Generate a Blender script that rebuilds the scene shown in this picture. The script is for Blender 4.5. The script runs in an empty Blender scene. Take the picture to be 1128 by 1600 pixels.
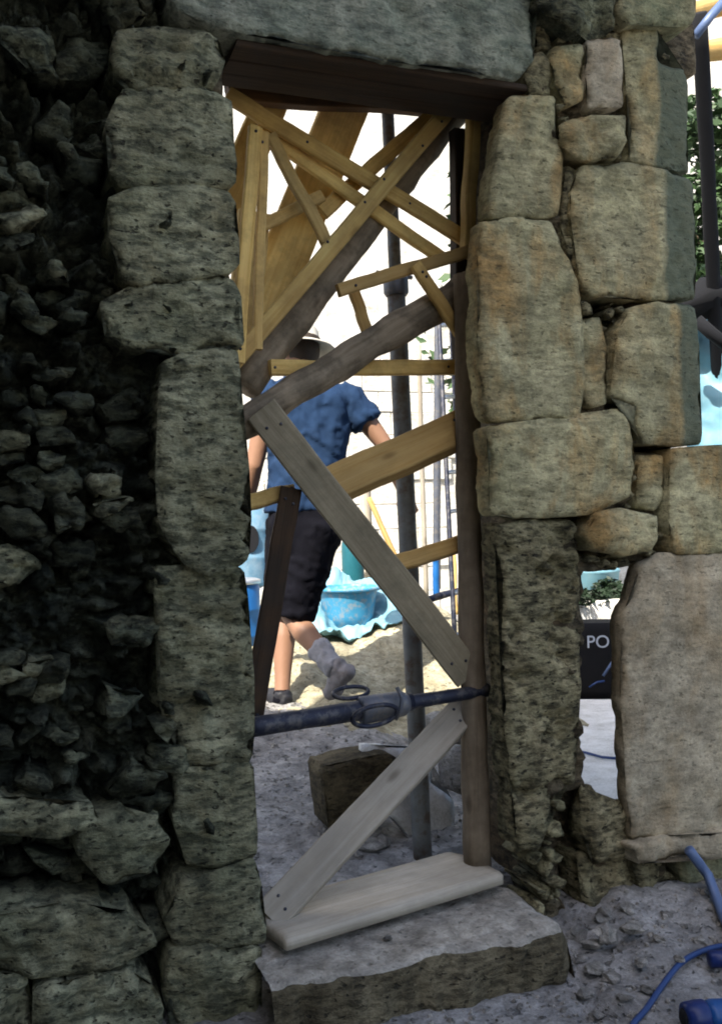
import bpy, bmesh, math, random
import numpy as np
from mathutils import Vector, Matrix, noise
from mathutils.geometry import delaunay_2d_cdt

R = math.radians
random.seed(7)
scene = bpy.context.scene
col = scene.collection

# ------------------------------------------------------------------ camera
CAM = Vector((0.0, -2.41, 1.08))
YAW, ROLL, F = R(21.0), R(1.2), 1550.0          # F in photo pixels (1128 x 1600)
FW = Vector((math.sin(YAW), math.cos(YAW), 0))
RT0, UP0 = Vector((math.cos(YAW), -math.sin(YAW), 0)), Vector((0, 0, 1))
RT = RT0 * math.cos(ROLL) - UP0 * math.sin(ROLL)
UP = UP0 * math.cos(ROLL) + RT0 * math.sin(ROLL)
cd = bpy.data.cameras.new('camera')
cam = bpy.data.objects.new('camera', cd)
col.objects.link(cam)
m = Matrix((RT, UP, -FW)).transposed().to_4x4()
m.translation = CAM
cam.matrix_world = m
cd.sensor_fit = 'VERTICAL'
cd.sensor_height = 36.0
cd.lens = 36.0 * F / 1600.0
cd.clip_start = 0.05
cd.clip_end = 2000
scene.camera = cam

# ------------------------------------------------------------------ sky, sun, exposure
SUN_AZ, SUN_EL = R(40), R(50)                   # from the left (-x), 40 deg towards the viewer
sun_dir = Vector((-math.cos(SUN_AZ) * math.cos(SUN_EL), -math.sin(SUN_AZ) * math.cos(SUN_EL), math.sin(SUN_EL)))
w = bpy.data.worlds.new('World')
scene.world = w
w.use_nodes = True
nt = w.node_tree
nt.nodes.clear()
sky = nt.nodes.new('ShaderNodeTexSky')
sky.sky_type = 'NISHITA'
sky.sun_disc = False
sky.sun_elevation = SUN_EL
sky.sun_rotation = math.atan2(sun_dir.x, sun_dir.y)
sky.dust_density = 3.0
sky.air_density = 1.0
bg = nt.nodes.new('ShaderNodeBackground')
bg.inputs[1].default_value = 0.13
wo = nt.nodes.new('ShaderNodeOutputWorld')
nt.links.new(sky.outputs[0], bg.inputs[0])
nt.links.new(bg.outputs[0], wo.inputs[0])
sl = bpy.data.lights.new('sun', 'SUN')
sl.energy = 4.4
sl.angle = R(0.5)
sl.color = (1.0, 0.94, 0.84)
so = bpy.data.objects.new('sun', sl)
so.rotation_euler = sun_dir.to_track_quat('Z', 'Y').to_euler()
so.location = (-6, -4, 9)
col.objects.link(so)
scene.view_settings.view_transform = 'Standard'
scene.view_settings.look = 'None'
scene.view_settings.gamma = 1.0
scene.view_settings.exposure = 1.35
scene.view_settings.use_curve_mapping = False
scene.render.engine = 'CYCLES'
scene.cycles.max_bounces = 6
scene.cycles.diffuse_bounces = 4
scene.cycles.use_denoising = True
scene.cycles.filter_width = 1.9

# ------------------------------------------------------------------ pixel -> place
def ray(px, py):
    return FW + RT * ((px - 564.0) / F) + UP * ((800.0 - py) / F)

def W(px, py, y=0.0):                            # where the pixel meets the upright plane y
    d = ray(px, py)
    return CAM + d * ((y - CAM.y) / d.y)

def G(px, py, z=0.0):                            # where it meets the level z
    d = ray(px, py)
    return CAM + d * ((z - CAM.z) / d.z)

def D(px, py, depth):                            # at a depth along the view axis
    return CAM + ray(px, py) * depth

# ------------------------------------------------------------------ object helpers
def tag(o, label=None, cat=None, group=None, kind=None):
    if label: o['label'] = label
    if cat: o['category'] = cat
    if group: o['group'] = group
    if kind or cat: o['kind'] = kind or 'thing'
    return o

def thing(name, label, cat, loc=(0, 0, 0), group=None):
    o = bpy.data.objects.new(name, None)
    o.empty_display_size = 0.05
    o.location = loc
    col.objects.link(o)
    return tag(o, label, cat, group)

def link(name, me, mat, parent=None, smooth=True, matrix=None):
    o = bpy.data.objects.new(name, me)
    if mat and not me.materials:
        me.materials.append(mat)
    col.objects.link(o)
    if matrix is not None:
        o.matrix_world = matrix
    if parent:
        o.parent = parent
        o.matrix_parent_inverse = Matrix.Translation(-Vector(parent.location))
    if smooth and len(me.polygons):
        me.polygons.foreach_set('use_smooth', [True] * len(me.polygons))
    return o

def mesh(name, v, f):
    me = bpy.data.meshes.new(name)
    me.from_pydata([tuple(p) for p in v], [], f)
    me.update()
    return me

def from_bm(name, bm):
    me = bpy.data.meshes.new(name)
    bm.normal_update()
    bm.to_mesh(me)
    bm.free()
    return me

def fr(p, octv=4):
    return noise.fractal(p, 0.9, 2.1, octv, noise_basis='PERLIN_ORIGINAL')

# ------------------------------------------------------------------ materials
def newmat(name):
    mt = bpy.data.materials.new(name)
    mt.use_nodes = True
    n = mt.node_tree.nodes
    n.clear()
    out = n.new('ShaderNodeOutputMaterial')
    b = n.new('ShaderNodeBsdfPrincipled')
    mt.node_tree.links.new(b.outputs[0], out.inputs[0])
    return mt, mt.node_tree, b

def ramp(t, src, stops):
    r = t.nodes.new('ShaderNodeValToRGB')
    e = r.color_ramp.elements
    while len(e) < len(stops):
        e.new(0.5)
    for i, (p, c) in enumerate(stops):
        e[i].position = p
        e[i].color = (c, c, c, 1) if not isinstance(c, (tuple, list)) else (*c, 1)
    t.links.new(src, r.inputs[0])
    return r.outputs[0]

def nz(t, vec, scale, detail=6, rough=0.6, dist=0.0):
    n = t.nodes.new('ShaderNodeTexNoise')
    n.inputs['Scale'].default_value = scale
    n.inputs['Detail'].default_value = detail
    n.inputs['Roughness'].default_value = rough
    n.inputs['Distortion'].default_value = dist
    t.links.new(vec, n.inputs['Vector'])
    return n.outputs[0]

def mapping(t, vec, scale=(1, 1, 1), rot=(0, 0, 0)):
    mp = t.nodes.new('ShaderNodeMapping')
    mp.inputs['Scale'].default_value = scale
    mp.inputs['Rotation'].default_value = rot
    t.links.new(vec, mp.inputs[0])
    return mp.outputs[0]

def mix(t, fac, a, b, mode='MIX'):
    mx = t.nodes.new('ShaderNodeMix')
    mx.data_type = 'RGBA'
    mx.blend_type = mode
    for s, v in ((0, fac), (6, a), (7, b)):
        if isinstance(v, (int, float)):
            mx.inputs[s].default_value = v
        elif isinstance(v, tuple):
            mx.inputs[s].default_value = (*v, 1)
        else:
            t.links.new(v, mx.inputs[s])
    return mx.outputs[2]

def math_(t, op, a, b=0.0):
    mn = t.nodes.new('ShaderNodeMath')
    mn.operation = op
    for i, v in enumerate((a, b)):
        if isinstance(v, (int, float)):
            mn.inputs[i].default_value = v
        else:
            t.links.new(v, mn.inputs[i])
    return mn.outputs[0]

def bump(t, b, h, strength=0.5, dist=0.02):
    bp = t.nodes.new('ShaderNodeBump')
    bp.inputs['Strength'].default_value = strength
    bp.inputs['Distance'].default_value = dist
    t.links.new(h, bp.inputs['Height'])
    t.links.new(bp.outputs[0], b.inputs['Normal'])

def stone_mat(name, c1, c2, stain=(0.04, 0.045, 0.035), stain_amt=0.5, warm=None, warm_amt=0.0,
              bstr=0.6, pit=0.5, vary=0.25, scale=1.0, band=None):
    mt, t, b = newmat(name)
    tc = t.nodes.new('ShaderNodeTexCoord').outputs['Object']
    oi = t.nodes.new('ShaderNodeObjectInfo').outputs['Random']
    bed = mapping(t, tc, (1, 1, 2.6))
    big = nz(t, tc, 5 * scale, 5, 0.6)
    mid = nz(t, bed, 22 * scale, 6, 0.65)
    fine = nz(t, tc, 110 * scale, 4, 0.7)
    c = mix(t, ramp(t, big, [(0.36, 0.0), (0.62, 1.0)]), c1, c2)
    if warm:
        c = mix(t, math_(t, 'MULTIPLY', ramp(t, nz(t, mapping(t, tc, (1.6, 1, 0.7)), 4.5 * scale, 5, 0.6, 0.6), [(0.47, 0.0), (0.66, 1.0)]), warm_amt), c, warm)
    # lichen / soot in patches with their own outline
    st = ramp(t, mid, [(0.40, 1.0), (0.56, 0.0)])
    c = mix(t, math_(t, 'MULTIPLY', st, stain_amt), c, stain)
    c = mix(t, 0.40, c, ramp(t, fine, [(0.3, 0.22), (0.7, 0.9)]), 'OVERLAY')
    c = mix(t, 0.45, c, ramp(t, nz(t, tc, 11 * scale, 4, 0.55), [(0.34, 0.22), (0.66, 0.80)]), 'OVERLAY')
    if band is not None:  # darker green beyond this x: shade of the chamfer face put into the colour
        sx = t.nodes.new('ShaderNodeSeparateXYZ'); t.links.new(tc, sx.inputs[0])
        bx = math_(t, 'ADD', math_(t, 'SUBTRACT', sx.outputs[0], band), math_(t, 'MULTIPLY', math_(t, 'SUBTRACT', big, 0.5), 0.06))
        bx = math_(t, 'ADD', bx, math_(t, 'MULTIPLY', math_(t, 'SUBTRACT', mid, 0.5), 0.03))
        c = mix(t, math_(t, 'MULTIPLY', ramp(t, math_(t, 'ADD', math_(t, 'MULTIPLY', bx, 20.0), 0.5), [(0.3, 0.0), (0.7, 1.0)]), 0.85), c, mix(t, mid, (0.045, 0.068, 0.047), (0.125, 0.145, 0.105)))
    if pit:
        vo = nz(t, mapping(t, tc, (1, 1, 2.0)), 46 * scale, 3, 0.5)
        pm = ramp(t, vo, [(0.31, 1.0), (0.38, 0.0)])
        c = mix(t, math_(t, 'MULTIPLY', pm, pit), c, (0.03, 0.028, 0.02))
    hs = t.nodes.new('ShaderNodeHueSaturation')
    v = math_(t, 'ADD', math_(t, 'MULTIPLY', oi, vary * 2), 1.0 - vary)
    t.links.new(v, hs.inputs['Value'])
    t.links.new(c, hs.inputs['Color'])
    t.links.new(hs.outputs[0], b.inputs['Base Color'])
    b.inputs['Roughness'].default_value = 0.93
    b.inputs['Specular IOR Level'].default_value = 0.2
    h = math_(t, 'ADD', math_(t, 'MULTIPLY', mid, 1.0), math_(t, 'MULTIPLY', fine, 0.35))
    if pit:
        h = math_(t, 'SUBTRACT', h, math_(t, 'MULTIPLY', pm, 0.6))
    bump(t, b, h, bstr, 0.02)
    return mt

def wood_mat(name, c1, c2, rough=0.75, grime=0.0, gcol=(0.02, 0.018, 0.015), grain=26.0, transl=0.0):
    mt, t, b = newmat(name)
    tc = t.nodes.new('ShaderNodeTexCoord').outputs['Object']
    oi = t.nodes.new('ShaderNodeObjectInfo').outputs['Random']
    off = t.nodes.new('ShaderNodeVectorMath')
    off.operation = 'ADD'
    cmb = t.nodes.new('ShaderNodeCombineXYZ')
    s = math_(t, 'MULTIPLY', oi, 37.0)
    for k in range(3):
        t.links.new(s, cmb.inputs[k])
    t.links.new(tc, off.inputs[0]); t.links.new(cmb.outputs[0], off.inputs[1])
    p = off.outputs[0]
    g = nz(t, mapping(t, p, (0.9, grain, grain)), 2.2, 6, 0.65, 0.8)
    c = mix(t, ramp(t, g, [(0.3, 0.0), (0.72, 1.0)]), c1, c2)
    bl = nz(t, mapping(t, p, (1.2, 3, 3)), 3.0, 5, 0.6)
    c = mix(t, 0.5, c, ramp(t, bl, [(0.3, 0.3), (0.7, 0.72)]), 'OVERLAY')
    # knots
    vo = t.nodes.new('ShaderNodeTexVoronoi')
    vo.inputs['Scale'].default_value = 3.2
    t.links.new(mapping(t, p, (1.0, 2.4, 2.4)), vo.inputs['Vector'])
    kn = ramp(t, vo.outputs['Distance'], [(0.05, 1.0), (0.11, 0.0)])
    c = mix(t, math_(t, 'MULTIPLY', kn, 0.55), c, (c1[0] * 0.3, c1[1] * 0.25, c1[2] * 0.2))
    hsv = t.nodes.new('ShaderNodeHueSaturation'); t.links.new(c, hsv.inputs['Color'])
    t.links.new(math_(t, 'ADD', math_(t, 'MULTIPLY', oi, 0.45), 0.78), hsv.inputs['Value']); c = hsv.outputs[0]
    if grime:
        gm = ramp(t, nz(t, p, 9, 6, 0.7), [(0.44, 0.0), (0.6, 1.0)])
        c = mix(t, math_(t, 'MULTIPLY', gm, grime), c, gcol)
    t.links.new(c, b.inputs['Base Color'])
    b.inputs['Roughness'].default_value = rough
    b.inputs['Specular IOR Level'].default_value = 0.3
    bump(t, b, math_(t, 'ADD', g, math_(t, 'MULTIPLY', bl, 0.7)), 0.35, 0.008)
    return mt

def plain_mat(name, c, rough=0.6, metal=0.0, var=0.25, dirt=None, dirt_amt=0.0, scale=12, spec=0.4, bstr=0.15):
    mt, t, b = newmat(name)
    tc = t.nodes.new('ShaderNodeTexCoord').outputs['Object']
    n = nz(t, tc, scale, 6, 0.65)
    cc = mix(t, var, c, ramp(t, n, [(0.3, 0.2), (0.7, 0.8)]), 'OVERLAY')
    if dirt:
        cc = mix(t, math_(t, 'MULTIPLY', ramp(t, nz(t, tc, scale * 1.7, 6, 0.7), [(0.48, 0.0), (0.62, 1.0)]), dirt_amt), cc, dirt)
    t.links.new(cc, b.inputs['Base Color'])
    b.inputs['Roughness'].default_value = rough
    b.inputs['Metallic'].default_value = metal
    b.inputs['Specular IOR Level'].default_value = spec
    bump(t, b, n, bstr, 0.01)
    return mt

M = {}
ASH = ((0.255, 0.235, 0.130), (0.400, 0.365, 0.215), (0.320, 0.195, 0.068))
M['ashlar'] = stone_mat('ashlar_stone', ASH[0], ASH[1], (0.085, 0.080, 0.046), 0.50, ASH[2], 0.85, 0.55, 0.5, 0.12)
M['ashlar_green'] = stone_mat('ashlar_greenish', (0.160, 0.168, 0.098), (0.300, 0.280, 0.165), (0.06, 0.075, 0.05), 0.5, (0.19, 0.135, 0.065), 0.5, 0.55, 0.45, 0.12)
M['algae_shade'] = stone_mat('algae_shade_stone', (0.062, 0.082, 0.058), (0.125, 0.140, 0.100), (0.035, 0.048, 0.033), 0.6, None, 0, 0.5, 0.3, 0.0)  # green growth darkened by the shade of a turned chamfer face
M['left'] = stone_mat('jamb_stone', (0.180, 0.182, 0.108), (0.305, 0.295, 0.185), (0.034, 0.039, 0.026), 0.75, (0.165, 0.135, 0.070), 0.5, 1.0, 0.8, 0.12)
M['lintel'] = stone_mat('lintel_stone', (0.130, 0.148, 0.108), (0.245, 0.250, 0.190), (0.045, 0.058, 0.047), 0.6, None, 0, 0.5, 0.5, 0.0)
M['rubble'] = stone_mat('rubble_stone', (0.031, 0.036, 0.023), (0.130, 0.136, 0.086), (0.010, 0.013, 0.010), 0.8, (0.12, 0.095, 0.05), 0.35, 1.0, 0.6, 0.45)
M['eroded'] = stone_mat('eroded_stone', (0.205, 0.186, 0.103), (0.345, 0.305, 0.180), (0.022, 0.020, 0.012), 0.8, (0.15, 0.105, 0.05), 0.5, 1.0, 0.9, 0.1)
M['plaster'] = stone_mat('smooth_slab', (0.300, 0.255, 0.175), (0.380, 0.332, 0.240), (0.12, 0.11, 0.075), 0.35, (0.26, 0.175, 0.085), 0.5, 0.4, 0.4, 0.0)
M['core'] = stone_mat('earth_mortar', (0.075, 0.060, 0.036), (0.175, 0.145, 0.092), (0.010, 0.009, 0.006), 0.7, (0.10, 0.055, 0.022), 0.5, 1.0, 0.6, 0.0)
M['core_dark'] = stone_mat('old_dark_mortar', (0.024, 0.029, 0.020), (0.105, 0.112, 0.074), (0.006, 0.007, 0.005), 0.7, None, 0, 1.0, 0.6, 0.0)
M['step'] = stone_mat('step_stone', (0.300, 0.272, 0.228), (0.390, 0.360, 0.310), (0.11, 0.098, 0.074), 0.35, None, 0, 0.6, 0.4, 0.0)
M['niche'] = stone_mat('rusty_niche', (0.035, 0.016, 0.008), (0.085, 0.050, 0.022), (0.008, 0.006, 0.004), 0.6, None, 0, 0.8, 0.3, 0.0)
M['dust'] = stone_mat('dusty_ground', (0.235, 0.226, 0.215), (0.350, 0.338, 0.322), (0.11, 0.105, 0.097), 0.5, None, 0, 1.0, 0.5, 0.0, 0.8)
M['frag'] = stone_mat('stone_fragment', (0.240, 0.225, 0.205), (0.340, 0.320, 0.290), (0.12, 0.11, 0.09), 0.4, None, 0, 0.8, 0.4, 0.3)
M['sand'] = stone_mat('gravel_heap', (0.300, 0.265, 0.170), (0.470, 0.430, 0.310), (0.20, 0.17, 0.10), 0.5, None, 0, 1.0, 0.4, 0.0, 0.9)
M['white_stone'] = stone_mat('pale_limestone', (0.56, 0.54, 0.48), (0.70, 0.68, 0.63), (0.40, 0.37, 0.30), 0.25, None, 0, 0.4, 0.2, 0.08)
M['slab_white'] = stone_mat('cut_white_stone', (0.60, 0.60, 0.58), (0.68, 0.68, 0.66), (0.42, 0.41, 0.38), 0.2, None, 0, 0.2, 0.0, 0.0)
M['pine'] = wood_mat('pine_board', (0.47, 0.29, 0.080), (0.68, 0.48, 0.175), 0.75, 0.35, (0.22, 0.13, 0.045))
M['pine_fresh'] = wood_mat('fresh_pine_beam', (0.42, 0.25, 0.075), (0.56, 0.385, 0.150))
M['pine_dull'] = wood_mat('dull_pine_board', (0.38, 0.245, 0.080), (0.54, 0.38, 0.15), 0.8, 0.3)
M['grey_wood'] = wood_mat('weathered_plank', (0.20, 0.165, 0.105), (0.33, 0.285, 0.195), 0.85, 0.4, (0.10, 0.09, 0.06))
M['pale_wood'] = wood_mat('dusty_pale_plank', (0.350, 0.305, 0.235), (0.480, 0.430, 0.350), 0.8, 0.2, (0.22, 0.20, 0.17))
M['dark_wood'] = wood_mat('dark_timber', (0.022, 0.014, 0.008), (0.060, 0.034, 0.017), 0.85, 0.5)
M['bark'] = wood_mat('round_log', (0.18, 0.138, 0.088), (0.40, 0.325, 0.23), 0.9, 0.5, (0.025, 0.022, 0.015), 12)
M['post'] = wood_mat('grey_log', (0.125, 0.092, 0.058), (0.250, 0.200, 0.142), 0.9, 0.35, (0.05, 0.035, 0.02), 12)
M['brown_wood'] = wood_mat('brown_lintel_timber', (0.050, 0.024, 0.009), (0.105, 0.055, 0.020), 0.85, 0.4)
M['steel'] = plain_mat('dusty_steel', (0.105, 0.115, 0.140), 0.5, 0.35, 0.5, (0.20, 0.18, 0.15), 0.6, 14)
M['steel_rust'] = plain_mat('mortar_splashed_steel', (0.15, 0.155, 0.150), 0.6, 0.2, 0.5, (0.09, 0.060, 0.036), 0.8, 11)
M['iron'] = plain_mat('dark_blue_iron', (0.018, 0.022, 0.040), 0.5, 0.3, 0.4, (0.14, 0.13, 0.12), 0.6, 16)
M['alu'] = plain_mat('pale_metal', (0.45, 0.47, 0.50), 0.35, 0.6, 0.3)
M['skin'] = plain_mat('skin', (0.27, 0.145, 0.088), 0.55, 0, 0.12, None, 0, 9, 0.4, 0.05)
M['shirt'] = plain_mat('blue_cotton', (0.016, 0.036, 0.082), 0.95, 0, 0.12, (0.028, 0.050, 0.095), 0.15, 6, 0.1, 0.3)
M['shorts'] = plain_mat('black_cotton', (0.005, 0.005, 0.008), 0.95, 0, 0.3, None, 0, 10, 0.1, 0.3)
M['hat'] = plain_mat('cream_canvas', (0.50, 0.48, 0.42), 0.9, 0, 0.2, None, 0, 20, 0.1, 0.2)
M['sock'] = plain_mat('grey_wool', (0.30, 0.30, 0.32), 0.95, 0, 0.3, None, 0, 30, 0.1, 0.4)
M['shoe'] = plain_mat('black_shoe', (0.012, 0.012, 0.016), 0.6, 0, 0.2)
M['boot'] = plain_mat('grey_suede', (0.25, 0.24, 0.25), 0.9, 0, 0.3, (0.10, 0.07, 0.05), 0.4, 12, 0.2, 0.3)
M['hair'] = plain_mat('dark_hair', (0.03, 0.02, 0.012), 0.7, 0, 0.3)
M['cyan'] = plain_mat('cyan_plastic', (0.050, 0.260, 0.430), 0.4, 0, 0.1, (0.34, 0.31, 0.28), 0.6, 16)
M['tarp'] = plain_mat('pale_blue_tarp', (0.170, 0.350, 0.430), 0.5, 0, 0.1, (0.26, 0.38, 0.42), 0.3, 18)
M['blue'] = plain_mat('blue_plastic', (0.012, 0.110, 0.330), 0.4, 0, 0.2)
M['paleblue'] = plain_mat('faded_blue_cloth', (0.14, 0.27, 0.38), 0.85, 0, 0.4, (0.3, 0.38, 0.45), 0.5, 7)
M['teal'] = plain_mat('teal_plastic', (0.008, 0.090, 0.115), 0.45, 0, 0.2)
M['black'] = plain_mat('black_plastic', (0.0035, 0.004, 0.006), 0.95, 0, 0.2)
M['print'] = plain_mat('white_print', (0.42, 0.47, 0.56), 0.7, 0, 0.3)
M['cable'] = plain_mat('blue_cable', (0.020, 0.050, 0.160), 0.45, 0, 0.1)
M['hose'] = plain_mat('grey_blue_pipe', (0.10, 0.15, 0.28), 0.4, 0, 0.2)
M['navy'] = plain_mat('navy_plastic', (0.008, 0.022, 0.115), 0.35, 0, 0.15)
M['toolblue'] = plain_mat('bright_blue_plastic', (0.010, 0.070, 0.240), 0.35, 0, 0.15)
mt, t, b = newmat('leaf')
oi = nz(t, t.nodes.new('ShaderNodeTexCoord').outputs['Object'], 3.0, 4)
t.links.new(ramp(t, oi, [(0.35, (0.018, 0.045, 0.012)), (0.65, (0.055, 0.110, 0.032))]), b.inputs['Base Color'])
b.inputs['Roughness'].default_value = 0.6
M['leaf'] = mt
M['trunk'] = M['bark']

# ------------------------------------------------------------------ ground
def gz(x, y):
    n = fr(Vector((x * 1.3, y * 1.3, 3.1)), 4)
    if y < 0.2:
        # floor of the ruin: a little higher against the foot of the wall at the right
        h = -0.125 + 0.10 * max(0, min(1, (x - 1.35) / 0.35)) * max(0, min(1, (y + 0.55) / 0.5))
        h += 0.018 * n
        if x > 1.3:
            h += 0.022 * fr(Vector((x * 9, y * 9, 1.0)), 4)
        return h + 0.006 * fr(Vector((x * 22, y * 22, 5.0)), 3)
    s = max(0, min(1, (y - 0.2) / 1.8))
    h = -0.03 + 0.20 * s * s * (3 - 2 * s)
    if x > 1.55:                                  # paved strip seen through the slit
        h = -0.03 + (h + 0.03) * max(0, 1 - (x - 1.55) / 0.4)
    return h + 0.03 * n + 0.012 * fr(Vector((x * 9, y * 9, 1.0)), 4) + 0.008 * fr(Vector((x * 25, y * 25, 5.0)), 3)

def axis(lo, hi, dlo, dhi, step):
    a = [dlo + i * step for i in range(int((dhi - dlo) / step) + 1)]
    k, p = step, dlo
    left = []
    while p > lo:
        k *= 1.35; p -= k; left.append(p)
    k, p = step, a[-1]
    while p < hi:
        k *= 1.35; p += k; a.append(p)
    return left[::-1] + a

xs, ys = axis(-260, 260, -0.3, 4.2, 0.028), axis(-260, 300, -1.6, 5.6, 0.03)
vv = [(x, y, gz(x, y)) for y in ys for x in xs]
nx = len(xs)
ff = [(j * nx + i, j * nx + i + 1, (j + 1) * nx + i + 1, (j + 1) * nx + i) for j in range(len(ys) - 1) for i in range(nx - 1)]
tag(link('ground', mesh('ground', vv, ff), M['dust']), 'dusty pale rubble strewn ground', None, None, 'structure')

# ------------------------------------------------------------------ stones
def resample(poly, n):
    L, acc = [], 0.0
    k = len(poly)
    for i in range(k):
        a, b2 = poly[i], poly[(i + 1) % k]
        d = math.hypot(b2[0] - a[0], b2[1] - a[1])
        L.append((acc, d, a, b2)); acc += d
    out = []
    j = 0
    for i in range(n):
        s = acc * i / n
        while j < k - 1 and L[j][0] + L[j][1] < s:
            j += 1
        a0, d, a, b2 = L[j]
        u = (s - a0) / max(d, 1e-9)
        out.append((a[0] + (b2[0] - a[0]) * u, a[1] + (b2[1] - a[1]) * u))
    return out

def chaikin(poly, r0=0.16, cut=0.010):
    out = []
    k = len(poly)
    for i in range(k):
        a, b2 = poly[i], poly[(i + 1) % k]
        r = min(r0, cut / max(1e-6, math.dist(a, b2)))
        out.append((a[0] + (b2[0] - a[0]) * r, a[1] + (b2[1] - a[1]) * r))
        out.append((a[0] + (b2[0] - a[0]) * (1 - r), a[1] + (b2[1] - a[1]) * (1 - r)))
    return out

def stone_mesh(poly, yf, depth, step=0.014, edge=0.012, rough=0.006, jag=0.005, seed=0.0, bulge=0.0, bed=1.0, tilt=(0.0, 0.0), r=0.055, chip=0.012):
    """poly: outline (x, z). A block whose face stands at yf and runs back to yf + depth."""
    P = chaikin(poly, r)
    per = sum(math.dist(P[i], P[i - 1]) for i in range(len(P)))
    n = max(14, int(per / step))
    pts = []
    for (x, z) in resample(P, n):
        q = Vector((x * 13, z * 13 * bed, seed))
        q2 = Vector((x * 45, z * 45, seed + 5))
        pts.append((x + jag * (1.7 * fr(q) + 0.5 * fr(q2)), z + jag * (1.7 * fr(q + Vector((31, 7, 3))) + 0.5 * fr(q2 + Vector((3, 17, 3))))))
    A = np.array(pts)
    B = np.roll(A, -1, axis=0)
    lo, hi = A.min(0), A.max(0)
    gx = np.arange(lo[0], hi[0], step); gzz = np.arange(lo[1], hi[1], step * 0.87)
    X, Z = np.meshgrid(gx, gzz)
    X = X + (np.arange(len(gzz)) % 2)[:, None] * step * 0.5
    C = np.stack([X.ravel(), Z.ravel()], 1)
    def dist_in(C):
        d = B - A
        L2 = (d * d).sum(1) + 1e-12
        rel = C[:, None, :] - A[None]
        u = np.clip((rel * d[None]).sum(2) / L2[None], 0, 1)
        ds = np.sqrt(((rel - u[..., None] * d[None]) ** 2).sum(2)).min(1)
        cond = (A[None, :, 1] > C[:, None, 1]) != (B[None, :, 1] > C[:, None, 1])
        dz = np.where(np.abs(d[:, 1]) < 1e-12, 1e-12, d[:, 1])
        xi = A[None, :, 0] + d[None, :, 0] * (C[:, None, 1] - A[None, :, 1]) / dz[None]
        return ds, ((cond & (C[:, None, 0] < xi)).sum(1) % 2) == 1
    ds, ins = dist_in(C)
    C = C[ins & (ds > step * 0.45)]
    vin = [Vector(p) for p in pts] + [Vector((c[0], c[1])) for c in C]
    ov, oe, of, *_ = delaunay_2d_cdt(vin, [(i, (i + 1) % n) for i in range(n)], [list(range(n))], 1, 1e-7, False)
    O = np.array([(v.x, v.y) for v in ov])
    ds, _i = dist_in(O)
    cx, cz = A.mean(0)
    size = max(1e-3, ds.max())
    v = []
    for (x, z), dd in zip(O, ds):
        e = max(0.0, 1 - dd / max(edge * 1.6, 1e-4))
        q = Vector((x * 6, z * 6 * bed, seed + 2))
        q2 = Vector((x * 26, z * 26 * bed, seed + 9))
        n1, n2 = fr(q, 4), fr(q2, 3)
        y = yf + edge * e ** 2.2 - bulge * min(1, dd / size) + rough * (1.3 * n1 + 0.6 * n2)
        if chip:
            y += chip * max(0.0, n1 * 1.2 + n2 * 0.5 - 0.28)
        y += tilt[0] * (x - cx) + tilt[1] * (z - cz)
        v.append((x, y, z))
    f = [tuple(t) for t in of]
    N = len(v)
    ring = list(range(n))
    for yb in (yf + edge + 0.4 * (depth - edge), yf + depth):
        base = len(v)
        for i in range(n):
            x, y0, z = v[i]
            q = Vector((x * 12, z * 12, yb * 12 + seed))
            v.append((x + rough * fr(q), max(yb, y0 + 0.002), z + rough * fr(q + Vector((9, 9, 9)))))
        nr = list(range(base, base + n))
        for i in range(n):
            j = (i + 1) % n
            f.append((ring[i], ring[j], nr[j], nr[i]))
        ring = nr
    f.append(tuple(ring))
    me = mesh('stone', v, f)
    bm = bmesh.new(); bm.from_mesh(me)
    bmesh.ops.recalc_face_normals(bm, faces=bm.faces)
    bm.to_mesh(me); bm.free()
    return me

def px_poly(pp, y):
    return [(W(x, z, y).x, W(x, z, y).z) for x, z in pp]

wall = thing('stone_wall', 'old stone wall with a narrow doorway, rubble on the left and squared blocks right', 'wall', (1.0, 0.2, -0.1))
used = []                                        # outlines already taken by squared stones (x, z)

def block(pp, mat, yf=-0.02, depth=0.16, name='stone', band=None, grow=0.005, **k):
    poly = px_poly(pp, yf)
    cx_ = sum(p[0] for p in poly) / len(poly); cz_ = sum(p[1] for p in poly) / len(poly)
    poly = [(x + (x - cx_) / math.hypot(x - cx_, z - cz_) * grow, z + (z - cz_) / math.hypot(x - cx_, z - cz_) * grow) for x, z in poly]
    used.append(poly)
    o = link(name, stone_mesh(poly, yf, depth, seed=random.random() * 50, **k), M[mat], wall)
    if band:                                       # chamfered right arris, green algae and the turned face's shade painted in
        xb = W(band, 300, yf).x
        o.data.materials.clear()
        o.data.materials.append(stone_mat('algae_shade_edged_stone', ASH[0], ASH[1], (0.085, 0.085, 0.055), 0.45, ASH[2], 0.6, 0.6, 0.5, 0.06, 1.0, xb))
        for v in o.data.vertices:
            if v.co.x > xb and v.co.y < yf + 0.05: v.co.y += 0.22 * (v.co.x - xb)
    return o

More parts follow.
